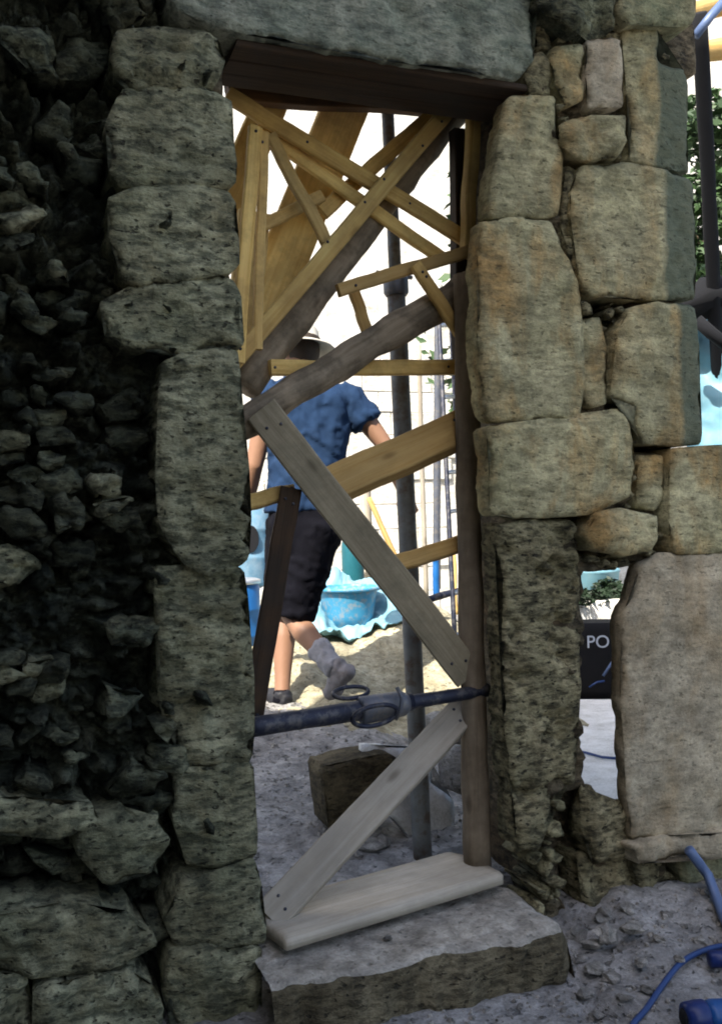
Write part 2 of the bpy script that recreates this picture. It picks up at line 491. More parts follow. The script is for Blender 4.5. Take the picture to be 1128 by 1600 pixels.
# right of the doorway
block([(800, 150), (866, 150), (880, 250), (872, 334), (768, 337), (770, 300), (784, 200)], 'ashlar', -0.01, 0.075, rough=0.006)
block([(752, 346), (860, 341), (906, 455), (913, 652), (764, 654), (750, 560)], 'ashlar', -0.015, 0.075, edge=0.0096, rough=0.007)
block([(762, 663), (905, 662), (975, 640), (990, 690), (982, 775), (925, 800), (850, 807), (775, 803)], 'ashlar', -0.02, 0.08, edge=0.0084, rough=0.009)
block([(782, 826), (835, 814), (902, 813), (908, 880), (907, 1060), (901, 1228), (866, 1246), (848, 1335), (810, 1325), (797, 1180), (790, 1000)], 'eroded', -0.005, 0.10, edge=0.012, rough=0.012, jag=0.006, bed=1.5, chip=0.05, step=0.011)
block([(866, 72), (912, 68), (910, 110), (914, 150), (885, 160), (868, 128)], 'ashlar', -0.02, 0.16, edge=0.0084, rough=0.012, jag=0.008)
block([(917, 64), (968, 60), (971, 100), (973, 164), (925, 166), (922, 110)], 'plaster', -0.03, 0.16, edge=0.0066, rough=0.006)
block([(882, 186), (930, 178), (970, 182), (980, 215), (972, 238), (900, 248), (884, 225)], 'ashlar', -0.035, 0.16, edge=0.0132, rough=0.022, jag=0.008, bed=1.8)
block([(977, 46), (1030, 42), (1031, 96), (1082, 106), (1088, 262), (1062, 262), (990, 250), (986, 180)], 'ashlar_green', -0.02, 0.2, band=1030, edge=0.0078, rough=0.006)
block([(962, -60), (1088, -60), (1086, 20), (1078, 37), (980, 36), (966, 20)], 'ashlar_green', -0.05, 0.2, edge=0.0084, rough=0.008)
block([(832, -50), (958, -50), (962, 30), (940, 54), (890, 44), (838, 8)], 'rubble', -0.05, 0.2, edge=0.0174, rough=0.03, jag=0.01)
block([(911, 259), (985, 252), (1089, 275), (1098, 400), (1094, 464), (1030, 466), (922, 456), (908, 400), (898, 330)], 'ashlar', -0.03, 0.2, band=1040, edge=0.0096, rough=0.008)
block([(985, 482), (1030, 473), (1092, 474), (1102, 600), (1100, 692), (1004, 694), (992, 665), (998, 628), (962, 622), (963, 525)], 'ashlar', -0.025, 0.2, band=1056, edge=0.0084, rough=0.010)
block([(912, 500), (940, 498), (946, 560), (948, 630), (920, 634), (911, 600)], 'ashlar', -0.005, 0.16, edge=0.0084, rough=0.008)
block([(1001, 712), (1038, 712), (1036, 770), (1030, 796), (1003, 792)], 'ashlar', -0.01, 0.16, edge=0.0084, rough=0.01)
block([(922, 835), (934, 808), (968, 797), (1025, 806), (1034, 835), (1018, 858), (985, 866), (928, 857)], 'ashlar', -0.04, 0.16, edge=0.0150, rough=0.014, bulge=0.01)
block([(1050, 703), (1100, 700), (1215, 698), (1215, 856), (1130, 861), (1052, 864), (1048, 780)], 'ashlar', -0.035, 0.2, edge=0.0060, rough=0.006)
block([(1004, 884), (1034, 868), (1130, 866), (1240, 862), (1240, 1296), (1110, 1304), (988, 1312), (982, 1240), (976, 1100), (974, 970)], 'plaster', -0.03, 0.055, edge=0.0072, rough=0.006)
block([(1024, 34), (1087, 34), (1087, 112), (1026, 108)], 'core', 0.10, 0.1, edge=0.01, rough=0.01)
# crumbled masonry beneath the slit and the ledge at the foot of the wall
block([(905, 1236), (940, 1250), (982, 1262), (984, 1330), (930, 1345), (908, 1300)], 'eroded', 0.0, 0.06, edge=0.0132, rough=0.02, jag=0.012)
block([(910, 1330), (985, 1322), (992, 1390), (960, 1412), (915, 1412)], 'eroded', 0.02, 0.2, edge=0.0132, rough=0.03, jag=0.012)
block([(990, 1320), (1100, 1308), (1240, 1296), (1240, 1322), (1110, 1336), (1000, 1350)], 'plaster', -0.07, 0.25, edge=0.0132, rough=0.014, jag=0.008)
block([(1000, 1350), (1040, 1340), (1060, 1380), (1030, 1398), (1005, 1392)], 'eroded', -0.02, 0.2, edge=0.0132, rough=0.02)
block([(1064, 1348), (1130, 1336), (1145, 1372), (1100, 1388), (1066, 1384)], 'ashlar_green', -0.03, 0.2, edge=0.0132, rough=0.02)
block([(1150, 1338), (1240, 1326), (1240, 1372), (1160, 1382)], 'ashlar', -0.03, 0.2, edge=0.0132, rough=0.02)
# bits between the lintel and the right jamb
block([(818, 105), (845, 80), (866, 96), (862, 142), (830, 148)], 'eroded', -0.005, 0.16, edge=0.0084, rough=0.02)
block([(838, 22), (862, 42), (864, 74), (842, 72)], 'eroded', 0.01, 0.16, edge=0.0084, rough=0.02)
block([(880, 50), (930, 54), (968, 46), (972, 58), (915, 64), (872, 68)], 'eroded', 0.0, 0.16, edge=0.0084, rough=0.012)
block([(882, 262), (906, 268), (896, 330), (905, 400), (912, 450), (895, 425), (878, 345)], 'eroded', 0.01, 0.16, edge=0.0084, rough=0.022)
# left of the doorway
block([(182, 62), (240, 46), (330, 50), (352, 100), (332, 134), (262, 128), (205, 140), (186, 110)], 'left', -0.03, 0.3, grow=0.010, edge=0.0131, rough=0.030, jag=0.014, bed=1.8)
block([(190, 150), (260, 138), (335, 142), (358, 165), (363, 276), (350, 290), (250, 282), (192, 286), (174, 232)], 'left', -0.025, 0.35, grow=0.010, edge=0.0090, rough=0.0140, jag=0.010, bed=1.6)
block([(170, 310), (250, 294), (354, 298), (366, 330), (367, 405), (350, 424), (245, 440), (198, 430), (184, 372)], 'left', -0.03, 0.35, grow=0.010, edge=0.0077, rough=0.0084, jag=0.008, bed=1.4)
block([(168, 470), (240, 446), (345, 430), (366, 448), (368, 530), (300, 548), (230, 536), (172, 520)], 'left', -0.015, 0.35, grow=0.010, edge=0.0099, rough=0.0154, jag=0.012, bed=1.6)
block([(258, 578), (300, 556), (368, 550), (375, 700), (380, 876), (310, 884), (262, 850), (246, 700)], 'left', -0.03, 0.35, grow=0.010, edge=0.0090, rough=0.0154, jag=0.012, bed=2.0)
block([(246, 902), (300, 892), (381, 888), (385, 1040), (390, 1192), (290, 1198), (268, 1120), (256, 1010)], 'left', -0.015, 0.35, grow=0.010, edge=0.0103, rough=0.0224, jag=0.014, bed=1.8)
block([(278, 1212), (330, 1200), (391, 1198), (399, 1334), (340, 1350), (296, 1346), (280, 1280)], 'left', -0.03, 0.35, grow=0.010, edge=0.0081, rough=0.0098, jag=0.008)
block([(292, 1384), (340, 1366), (403, 1346), (413, 1470), (340, 1484), (282, 1478), (262, 1440)], 'left', -0.045, 0.35, grow=0.010, edge=0.0072, rough=0.0084, jag=0.008)
block([(132, 1290), (190, 1276), (250, 1280), (262, 1330), (230, 1364), (150, 1372), (126, 1340)], 'left', -0.05, 0.3, grow=0.010, edge=0.0131, rough=0.02, jag=0.01)
block([(-30, 1262), (60, 1252), (130, 1262), (145, 1290), (80, 1302), (-30, 1306)], 'left', -0.05, 0.3, grow=0.010, edge=0.0113, rough=0.02, jag=0.012)
block([(-60, 1442), (20, 1436), (110, 1420), (200, 1440), (246, 1470), (180, 1512), (60, 1518), (-60, 1490)], 'left', -0.08, 0.3, grow=0.010, edge=0.0162, rough=0.025, jag=0.012)
block([(270, 1502), (330, 1490), (404, 1494), (410, 1560), (390, 1660), (290, 1660), (262, 1560)], 'left', -0.075, 0.3, grow=0.010, edge=0.0144, rough=0.022, jag=0.012)
block([(60, 1548), (150, 1532), (240, 1540), (256, 1600), (230, 1680), (70, 1680)], 'left', -0.10, 0.3, grow=0.010, edge=0.0193, rough=0.03, jag=0.012)
block([(-80, 1530), (40, 1540), (50, 1680), (-80, 1680)], 'left', -0.09, 0.3, grow=0.010, edge=0.0162, rough=0.03, jag=0.012)
# the long stone over the doorway
block([(262, -60), (845, -60), (836, 40), (832, 100), (815, 122), (760, 114), (640, 96), (480, 70), (335, 40), (275, 8)], 'lintel', -0.03, 0.27, name='lintel', grow=0.0, edge=0.0063, rough=0.008, jag=0.006)

# ---- earth and mortar core, in cells, with the doorway, the slit and the broken right end left open
def inside(poly, x, z):
    r = False
    k = len(poly)
    for i in range(k):
        x0, z0 = poly[i]; x1, z1 = poly[(i + 1) % k]
        if (z0 > z) != (z1 > z) and x < (x1 - x0) * (z - z0) / (z1 - z0) + x0:
            r = not r
    return r

XL, XR = W(372, 500, 0).x + 0.0, 1.45
door = [(W(352, 130, 0).x, 2.44), (W(398, 1470, 0).x, -0.4), (1.47, -0.4), (1.49, 2.44)]
slit = px_poly([(905, 892), (936, 878), (962, 896), (972, 940), (976, 1255), (904, 1226)], 0.04)
slit_core = [(x + (0.34 if x > 1.66 else 0.0), z - (0.17 if z < 0.5 else 0.0)) for x, z in slit]
right_end = px_poly([(1040, -300), (1040, 40), (1050, 400), (1060, 704), (2200, 690), (2200, -1500), (1086, -1500)], 0.0)
niche = px_poly([(872, 1250), (908, 1240), (912, 1420), (872, 1410)], 0.02)
DOORX0, DOORX1 = door[0][0], 1.47

pockets = [px_poly(q, 0.02) for q in ([(905, 462), (985, 466), (968, 500), (955, 520), (950, 640), (944, 500), (912, 498)], [(986, 622), (1006, 625), (1000, 705), (984, 700)],
    [(760, 652), (900, 654), (900, 664), (765, 664)], [(775, 804), (920, 804), (905, 822), (780, 826)], [(1030, 700), (1052, 700), (1050, 870), (1034, 866)],
    [(905, 800), (930, 800), (925, 870), (905, 870)], [(866, 100), (880, 90), (876, 170), (864, 160)], [(1000, 690), (1100, 690), (1100, 706), (1000, 710)])]
lpk = [px_poly(q, 0.02) for q in ([(110, 40), (175, 60), (165, 130), (60, 150), (40, 80)], [(60, 160), (160, 180), (175, 290), (40, 260)], [(0, 440), (150, 420), (230, 460), (150, 500), (0, 480)],
    [(80, 1380), (270, 1370), (290, 1440), (240, 1450), (60, 1420)], [(260, 1270), (290, 1280), (290, 1370), (250, 1370)], [(0, 1300), (130, 1310), (110, 1400), (0, 1420)], [(150, 600), (240, 640), (230, 700), (120, 680)], [(100, 830), (200, 800), (210, 900), (90, 930)], [(180, 1030), (260, 1000), (270, 1090), (190, 1100)])]
def lumps(x, z, k):
    a = noise.noise(Vector((x * k, 0.3, z * k * 1.5)), noise_basis='VORONOI_F2F1')
    return a
def core_mesh(x0, x1, z0, z1, step, yf, yb, amp, holes, pk=(), lump=0.0):
    nx2, nz2 = int((x1 - x0) / step), int((z1 - z0) / step)
    keep = {}
    for j in range(nz2):
        for i in range(nx2):
            cx, cz = x0 + (i + .5) * step, z0 + (j + .5) * step
            if not any(inside(h, cx, cz) for h in holes):
                keep[(i, j)] = 1
    vid, v, f = {}, [], []
    def vert(i, j, back):
        key = (i, j, back)
        if key not in vid:
            x, z = x0 + i * step, z0 + j * step
            q = Vector((x * 9, z * 9, 4.0))
            if back:
                y = yb
            else:
                y = yf + amp * (1.2 * fr(q) + 0.5 * fr(q * 3.5))
                if lump:
                    wx, wz = x + 0.02 * fr(q * 1.7), z + 0.02 * fr(q * 1.7 + Vector((4, 4, 4)))
                    y -= lump * (min(0.55, lumps(wx, wz, 11.0)) - 0.2) + 0.45 * lump * (min(0.5, lumps(wx + 3, wz, 27.0)) - 0.2)
                if any(inside(h, x, z) for h in pk):
                    y += 0.10
                if inside(niche, x, z):
                    y += 0.10
            jx = 0.3 * step * fr(q * 2 + Vector((5, 1, 0)))
            v.append((x + jx, y, z + jx)); vid[key] = len(v) - 1
        return vid[key]
    for (i, j) in keep:
        f.append((vert(i, j, 0), vert(i + 1, j, 0), vert(i + 1, j + 1, 0), vert(i, j + 1, 0)))
        f.append((vert(i, j, 1), vert(i, j + 1, 1), vert(i + 1, j + 1, 1), vert(i + 1, j, 1)))
        for di, dj, e in ((-1, 0, ((0, 1), (0, 0))), (1, 0, ((1, 0), (1, 1))), (0, -1, ((0, 0), (1, 0))), (0, 1, ((1, 1), (0, 1)))):
            if (i + di, j + dj) not in keep:
                a, b2 = e
                f.append((vert(i + a[0], j + a[1], 0), vert(i + a[0], j + a[1], 1), vert(i + b2[0], j + b2[1], 1), vert(i + b2[0], j + b2[1], 0)))
    return mesh('core', v, f)

link('mortar_core', core_mesh(0.55, 2.75, -0.28, 2.72, 0.014, 0.004, 0.45, 0.016, [door, slit_core, right_end], pockets, 0.03), M['core'], wall)
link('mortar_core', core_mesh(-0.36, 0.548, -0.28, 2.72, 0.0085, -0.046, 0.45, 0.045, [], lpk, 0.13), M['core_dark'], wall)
# the rest of the wall, beyond the frame: above, to the left and low to the right
def rough_box(name, lo, hi, step, mat, parent, amp=0.04):
    bm = bmesh.new()
    n3 = [max(1, int((hi[k] - lo[k]) / step)) for k in range(3)]
    idx = {}
    def pv(c):
        if c not in idx:
            p = Vector([lo[k] + (hi[k] - lo[k]) * c[k] / n3[k] for k in range(3)])
            d = amp * Vector((fr(p * 3), fr(p * 3 + Vector((7, 7, 7))), fr(p * 3 + Vector((3, 9, 1)))))
            idx[c] = bm.verts.new(p + d)
        return idx[c]
    for ax in range(3):
        u, w2 = (ax + 1) % 3, (ax + 2) % 3
        for side in (0, n3[ax]):
            for a in range(n3[u]):
                for b2 in range(n3[w2]):
                    q = []
                    for da, db in ((0, 0), (1, 0), (1, 1), (0, 1)):
                        c = [0, 0, 0]; c[ax] = side; c[u] = a + da; c[w2] = b2 + db
                        q.append(pv(tuple(c)))
                    bm.faces.new(q if side else q[::-1])
    return link(name, from_bm(name, bm), M[mat], parent)
rough_box('upper_masonry', (-0.36, 0.03, 2.74), (2.0, 0.45, 3.05), 0.12, 'eroded', wall)
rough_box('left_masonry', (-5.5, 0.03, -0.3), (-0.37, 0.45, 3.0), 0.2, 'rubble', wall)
rough_box('right_masonry', (2.77, 0.0, -0.3), (5.0, 0.45, 1.2), 0.12, 'plaster', wall, 0.02)

# ---- rubble stones
def near_used(x, z, r):
    for p in used:
        if inside(p, x, z): return True
        for k in range(8):
            if inside(p, x + r * math.cos(k * .785), z + r * math.sin(k * .785)): return True
    return False

rs = random.Random(21)
def rubble(poly, yf, mat, rough=0.026, step=0.0095, tl=0.4, chip=0.06):
    w2 = max(p[0] for p in poly) - min(p[0] for p in poly)
    me = stone_mesh(poly, yf, 0.18, step=step, edge=min(0.026, w2 * 0.13), rough=rough, jag=0.012, seed=rs.random() * 90, bulge=w2 * 0.03,
                    bed=1.5, tilt=(rs.uniform(-tl, tl), rs.uniform(-tl, tl) - 0.05), r=0.07, chip=chip)
    return link('stone', me, M[mat], wall)

# irregular cells: sites in a squashed plane, each cell cut by its neighbours' bisectors
SQ = 1.55
sites = []
for _ in range(9000):
    x, z = rs.uniform(-0.22, 0.62), rs.uniform(-0.30, 2.55)
    md = 0.046 + 0.075 * max(0, 0.45 + 1.3 * fr(Vector((x * 4, z * 4, 8))))
    if all((x - q[0]) ** 2 + ((z - q[1]) * SQ) ** 2 > md * md for q in sites):
        sites.append((x, z))
live = [q for q in sites if not near_used(q[0], q[1], 0.004) and q[0] < 0.56]
placed = []
for (x, z) in live:
    poly = [(x + 0.16 * math.cos(k * math.pi / 6), (z * SQ + 0.16 * math.sin(k * math.pi / 6))) for k in range(12)]
    for (x2, z2) in sites:
        if (x2, z2) == (x, z) or abs(x2 - x) > 0.34 or abs(z2 - z) > 0.24: continue
        mx_, mz_ = (x + x2) / 2, (z + z2) * SQ / 2
        nx_, nz_ = x2 - x, (z2 - z) * SQ
        out = []
        for i in range(len(poly)):
            p, q = poly[i], poly[(i + 1) % len(poly)]
            dp = (p[0] - mx_) * nx_ + (p[1] - mz_) * nz_
            dq = (q[0] - mx_) * nx_ + (q[1] - mz_) * nz_
            if dp <= 0: out.append(p)
            if (dp < 0) != (dq < 0):
                u = dp / (dp - dq)
                out.append((p[0] + (q[0] - p[0]) * u, p[1] + (q[1] - p[1]) * u))
        poly = out
        if len(poly) < 3: break
    if len(poly) < 3: continue
    if rs.random() < 0.45: continue                # a stone has fallen out: dark hollow
    sh = rs.uniform(0.74, 0.97)
    poly = [(x + (p[0] - x) * sh, z + (p[1] / SQ - z) * sh) for p in poly]
    out = []
    for p in poly:                                  # drop near-duplicate corners
        if not out or math.dist(p, out[-1]) > 0.008: out.append(p)
    if len(out) < 4: continue
    yf = rs.choice((-0.045, -0.03, -0.02, -0.005, 0.01)) + rs.uniform(-0.012, 0.012)
    if any(inside(h, x, z) for h in lpk): yf += 0.09
    placed.append((x, z, 0.06, 0.04))
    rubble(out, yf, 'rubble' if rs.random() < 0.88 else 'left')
cnt = 0
for _ in range(4000):                             # small packing bits in the joints at the right
    if cnt >= 46: break
    p = W(rs.uniform(830, 1030), rs.uniform(0, 1420), 0.03)
    a = rs.uniform(0.012, 0.028); b2 = a * rs.uniform(.5, .9)
    if near_used(p.x, p.z, a * 0.7) or inside(slit, p.x, p.z) or inside(niche, p.x, p.z): continue
    if any(((p.x - q[0]) / (a + q[2])) ** 2 + ((p.z - q[1]) / (b2 + q[3])) ** 2 < 1 for q in placed): continue
    if any(inside(slit, p.x + dx, p.z) for dx in (-.05, .05)): continue
    placed.append((p.x, p.z, a, b2)); cnt += 1
    ph = rs.random() * 6
    rubble([(p.x + a * rs.uniform(.75, 1.1) * math.cos(ph + k * 0.9), p.z + b2 * rs.uniform(.75, 1.1) * math.sin(ph + k * 0.9)) for k in range(7)], rs.uniform(-0.012, 0.012), 'eroded', 0.006, 0.009)

# ---- unseen wall added at the left; its height and steps steer the sun
side = thing('sun_block_side_wall', 'added tall stepped side wall left of the viewer, out of view, blocking the sun', 'wall', (-1.6, -2.6, -0.1))
rough_box('masonry', (-1.95, -7.5, -0.3), (-1.35, -1.7, 8.6), 0.3, 'rubble', side, 0.06)
rough_box('sun_step', (-1.94, -1.72, -0.3), (-1.36, -0.8, 5.6), 0.3, 'rubble', side, 0.05)
rough_box('sun_step', (-1.93, -0.82, -0.3), (-1.37, 0.02, 4.2), 0.3, 'rubble', side, 0.05)

# ---- threshold step
ax0, ax1 = 0.600, 1.400
bm = bmesh.new()
yf, yb = -0.225, 0.10
NX, NY = 60, 22
prof = [(yf + 0.0, -0.135), (yf - 0.004, -0.10), (yf - 0.006, -0.06), (yf - 0.002, -0.028), (yf + 0.010, -0.010), (yf + 0.03, -0.002)] + \
       [(yf + 0.03 + (yb - yf - 0.03) * k / NY, 0.0) for k in range(1, NY + 1)]
grid = []
for i in range(NX + 1):
    x = ax0 + (ax1 - ax0) * i / NX
    row = []
    for (y, z) in prof:
        q = Vector((x * 8, y * 8, z * 8))
        endr = max(0, (x - (ax1 - 0.05)) / 0.05)
        zz = z - (0.018 * endr ** 2 if z > -0.1 else 0)
        n1, n2 = fr(q), fr(q * 3.2)
        if z > -0.005:
            row.append(bm.verts.new((x, y + 0.05 * endr ** 2 * (1 if y < 0 else 0), zz + 0.007 * n1 + 0.003 * n2)))
        else:
            row.append(bm.verts.new((x + 0.0, y + 0.022 * n1 + 0.010 * n2 + 0.04 * endr ** 2, zz + 0.004 * n1)))
    grid.append(row)
for i in range(NX):
    for j in range(len(prof) - 1):
        bm.faces.new((grid[i][j], grid[i + 1][j], grid[i + 1][j + 1], grid[i][j + 1]))
rgt = [bm.verts.new((ax1 + 0.004 * fr(Vector((y * 12, z * 12, 1))), y, -0.14)) for (y, z) in prof]
for j in range(len(prof) - 1):
    bm.faces.new((grid[NX][j], rgt[j], rgt[j + 1], grid[NX][j + 1]))
bmesh.ops.recalc_face_normals(bm, faces=bm.faces)
me = from_bm('step', bm)
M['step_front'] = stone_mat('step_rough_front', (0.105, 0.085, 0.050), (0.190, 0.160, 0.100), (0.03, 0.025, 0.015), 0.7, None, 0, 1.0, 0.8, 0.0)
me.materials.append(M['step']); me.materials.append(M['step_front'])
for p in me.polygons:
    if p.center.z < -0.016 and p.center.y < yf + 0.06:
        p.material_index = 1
tag(link('door_step', me, None), 'worn stone doorstep with rough hacked front under the sill board', 'step')


# ------------------------------------------------------------------ timber and tube builders
def frame_of(a, b, roll=0.0):
    X = (b - a).normalized()
    n = Vector((0, -1, 0)); n = (n - X * n.dot(X)).normalized()
    n = Matrix.Rotation(roll, 3, X) @ n
    Z = X.cross(-n)
    mt4 = Matrix((X, -n, Z)).transposed().to_4x4()   # local x along, local -y to the viewer, z across
    mt4.translation = a
    return mt4

def board(a, b, width, thick, mat, parent=None, name='board', roll=0.0, warp=0.004, w2=None, seed=None, segs=14):
    """sawn board from a to b; the face towards the viewer lies on the line a-b"""
    L = (b - a).length
    sd = random.random() * 60 if seed is None else seed
    ch = min(0.004, thick * 0.2)
    v, f = [], []
    for i in range(segs + 1):
        u = i / segs
        wd = (width + ((w2 or width) - width) * u) / 2
        ox = warp * fr(Vector((u * 2.2, sd, 0))); oz = warp * fr(Vector((u * 2.2, sd, 9)))
        k = 0.0012 * fr(Vector((u * 9, sd, 4)))
        sec = [(0, -wd + ch), (0, wd - ch), (ch, wd), (thick - ch, wd), (thick, wd - ch), (thick, -wd + ch), (thick - ch, -wd), (ch, -wd)]
        for (y, z) in sec:
            e = 0.0
            if i in (0, segs): e = 0.004 * fr(Vector((y * 60, z * 60, sd)))
            v.append((u * L + e, y + ox + k, z + oz + k))
    for i in range(segs):
        for j in range(8):
            f.append((i * 8 + j, i * 8 + (j + 1) % 8, i * 8 + 8 + (j + 1) % 8, i * 8 + 8 + j))
    f.append(tuple(range(8))[::-1]); f.append(tuple(segs * 8 + j for j in range(8)))
    me = mesh(name, v, f)
    bm = bmesh.new(); bm.from_mesh(me); bmesh.ops.recalc_face_normals(bm, faces=bm.faces); bm.to_mesh(me); bm.free()
    return link(name, me, M[mat], parent, smooth=False, matrix=frame_of(a, b, roll))

def tube_bm(bm, pts, radii, n=14, rough=0.0, seed=0.0, caps=True, squash=None):
    pts = [Vector(p) for p in pts]
    k = len(pts)
    if isinstance(radii, (int, float)): radii = [radii] * k
    T = [(pts[min(i + 1, k - 1)] - pts[max(i - 1, 0)]).normalized() for i in range(k)]
    ref = Vector((0, 0, 1)) if abs(T[0].z) < 0.9 else Vector((0, 1, 0))
    U = (ref - T[0] * ref.dot(T[0])).normalized()
    rings = []
    for i in range(k):
        U = (U - T[i] * U.dot(T[i])).normalized()
        V = T[i].cross(U)
        row = []
        for j in range(n):
            an = 6.28318 * j / n
            rr = radii[i]
            p = pts[i] + U * math.cos(an) * rr + V * math.sin(an) * rr
            if rough:
                p += (U * math.cos(an) + V * math.sin(an)) * rough * (fr(p * 9 + Vector((seed, 0, 0))) + 0.5 * fr(p * 32 + Vector((seed, 4, 0))))
            row.append(bm.verts.new(p))
        rings.append(row)
    for i in range(k - 1):
        for j in range(n):
            bm.faces.new((rings[i][j], rings[i][(j + 1) % n], rings[i + 1][(j + 1) % n], rings[i + 1][j]))
    if caps:
        bm.faces.new(rings[0][::-1]); bm.faces.new(rings[-1])
    return rings

def tube(name, pts, radii, mat, parent=None, n=14, rough=0.0, matrix=None):
    bm = bmesh.new()
    tube_bm(bm, pts, radii, n, rough, random.random() * 40)
    bmesh.ops.recalc_face_normals(bm, faces=bm.faces)
    return link(name, from_bm(name, bm), M[mat], parent, matrix=matrix)

def log(name, a, b, r1, r2, mat, parent=None, rough=0.006, bend=0.008, segs=22, n=18):
    """tapered round timber, local x along its length"""
    L = (b - a).length
    sd = random.random() * 40
    pts = [(L * i / segs, bend * fr(Vector((i / segs * 2, sd, 0))), bend * fr(Vector((i / segs * 2, sd, 5)))) for i in range(segs + 1)]
    rr = [r1 + (r2 - r1) * i / segs + 0.05 * r1 * fr(Vector((i * 0.4, sd, 1))) for i in range(segs + 1)]
    return tube(name, pts, rr, mat, parent, n, rough, frame_of(a, b))

def lathe(name, prof, mat, parent=None, loc=(0, 0, 0), n=36, rot=None, dent=0.0):
    bm = bmesh.new()
    rows = []
    for (r, z) in prof:
        rows.append([bm.verts.new(((r + dent * fr(Vector((math.cos(6.2832 * j / n), math.sin(6.2832 * j / n), z * 4)))) * math.cos(6.2832 * j / n),
                                   (r + dent * fr(Vector((math.cos(6.2832 * j / n) + 5, math.sin(6.2832 * j / n), z * 4)))) * math.sin(6.2832 * j / n), z)) for j in range(n)])
    for i in range(len(prof) - 1):
        for j in range(n):
            bm.faces.new((rows[i][j], rows[i][(j + 1) % n], rows[i + 1][(j + 1) % n], rows[i + 1][j]))
    if prof[0][0] > 1e-4: bm.faces.new(rows[0][::-1])
    if prof[-1][0] > 1e-4: bm.faces.new(rows[-1])
    bmesh.ops.remove_doubles(bm, verts=bm.verts, dist=1e-5)
    bmesh.ops.recalc_face_normals(bm, faces=bm.faces)
    mx = Matrix.Translation(loc) @ (rot.to_4x4() if rot else Matrix())
    o = link(name, from_bm(name, bm), M[mat], parent, matrix=mx)
    return o

def settop(o, label, cat, group=None):
    return tag(o, label, cat, group)

# ------------------------------------------------------------------ timber bracing in the doorway
# thin dark boards added as shade under the long stone, timber edge boards behind
lt = thing('timber_and_shade_lintel', 'brown timber edge boards and added dark shade boards under the long stone over the doorway', 'lintel', W(560, 150, 0.30))
for y0, dz in ((0.0, 0.0), (0.082, -0.002), (0.164, 0.001)):
    board(Vector((0.62, y0, 2.258 + dz)), Vector((1.50, y0, 2.256 + dz)), 0.018, 0.0815, 'dark_wood', lt, 'shade_board', 0, 0.0008)
a, b = W(358, 143, 0.44), W(790, 172, 0.44)
board(a, b, 0.040, 0.05, 'brown_wood', lt, 'edge_board', 0, 0.008)
board(a + Vector((0, 0.012, 0.075)), b + Vector((0, 0.012, 0.075)), 0.11, 0.05, 'dark_wood', lt, 'edge_board', 0, 0.004)

lat = thing('timber_lattice', 'criss-cross lattice of thin yellow pine boards filling the top of the doorway', 'lattice', W(560, 330, 0.36))
def lb(x0, y0, x1, y1, wpx, Y, th=0.022, mat='pine', roll=0.0, name='lattice_board', Y2=None):
    p, q = W(x0, y0, Y), W(x1, y1, Y if Y2 is None else Y2)
    dpt = ((p + q) / 2 - CAM).dot(FW)
    return board(p, q, wpx * dpt / F, th, mat, lat, name, roll)
lb(356, 146, 748, 384, 25, 0.36)
lb(402, 196, 690, 402, 21, 0.39)
lb(704, 170, 366, 566, 26, 0.30)
lb(690, 166, 505, 330, 24, 0.425)
lb(424, 208, 522, 398, 19, 0.335, mat='pine_dull')
lb(400, 196, 372, 565, 22, 0.275, mat='pine')
lb(414, 205, 404, 545, 15, 0.30, mat='pine_dull')
lb(360, 376, 505, 304, 20, 0.42, mat='pine_dull')
lb(530, 453, 750, 386, 20, 0.275, mat='pine_fresh')
lb(650, 412, 750, 562, 20, 0.235)
lb(553, 450, 580, 528, 18, 0.37, mat='pine_fresh')
lb(744, 180, 733, 400, 19, 0.285, th=0.04)
lb(722, 200, 727, 560, 24, 0.40, th=0.05, mat='dark_wood')
lb(424, 574, 722, 573, 24, 0.33, th=0.03)

def nail(px, py, Y, parent):
    p = W(px, py, Y)
    tube('nail', [p + Vector((0, 0.01, 0)), p + Vector((0, -0.002, 0)), p + Vector((0, -0.004, 0))], [0.0035, 0.0045, 0.003], 'iron', parent, 8)
for (x, y, Y) in ((400, 205, 0.275), (410, 222, 0.30), (512, 378, 0.30), (570, 316, 0.30), (600, 280, 0.30), (660, 228, 0.30), (690, 190, 0.30), (738, 380, 0.28), (736, 392, 0.275),
                  (660, 425, 0.235), (666, 432, 0.235), (742, 552, 0.235), (556, 446, 0.275), (430, 574, 0.33), (700, 573, 0.33), (376, 545, 0.275), (640, 318, 0.36), (480, 222, 0.36)):
    nail(x, y, Y, lat)

def plank(name, label, cat, x0, y0, x1, y1, wpx, Y, th, mat, roll=0.0, Y2=None, w2=None, warp=0.004):
    p, q = W(x0, y0, Y), W(x1, y1, Y if Y2 is None else Y2)
    dpt = ((p + q) / 2 - CAM).dot(FW)
    o = board(p, q, wpx * dpt / F, th, mat, None, name, roll, warp, None if w2 is None else w2 * dpt / F)
    if wpx < 60:
        L_ = (q - p).length
        for k, u in enumerate((0.05, 0.065, 0.93, 0.95)):
            n_ = tube('nail', [(u * L_, 0.01, (k % 2 - 0.5) * wpx * dpt / F * 0.4), (u * L_, -0.0015, (k % 2 - 0.5) * wpx * dpt / F * 0.4), (u * L_, -0.0035, (k % 2 - 0.5) * wpx * dpt / F * 0.4)], [0.0035, 0.0048, 0.003], 'iron', None, 8)
            n_.parent = o
    return settop(o, label, cat)

plank('wide_plank', 'wide yellow plank leaning steeply behind the lattice left of centre', 'plank', 556, 130, 398, 520, 74, 0.56, 0.03, 'pine', 0.0, 0.50)
plank('wide_plank', 'yellow plank end leaning at the far left behind the lattice', 'plank', 432, 140, 352, 335, 54, 0.54, 0.03, 'pine')
plank('wide_plank', 'yellow plank standing behind the left jamb below the thin stakes', 'plank', 398, 330, 378, 560, 50, 0.46, 0.03, 'pine_dull')

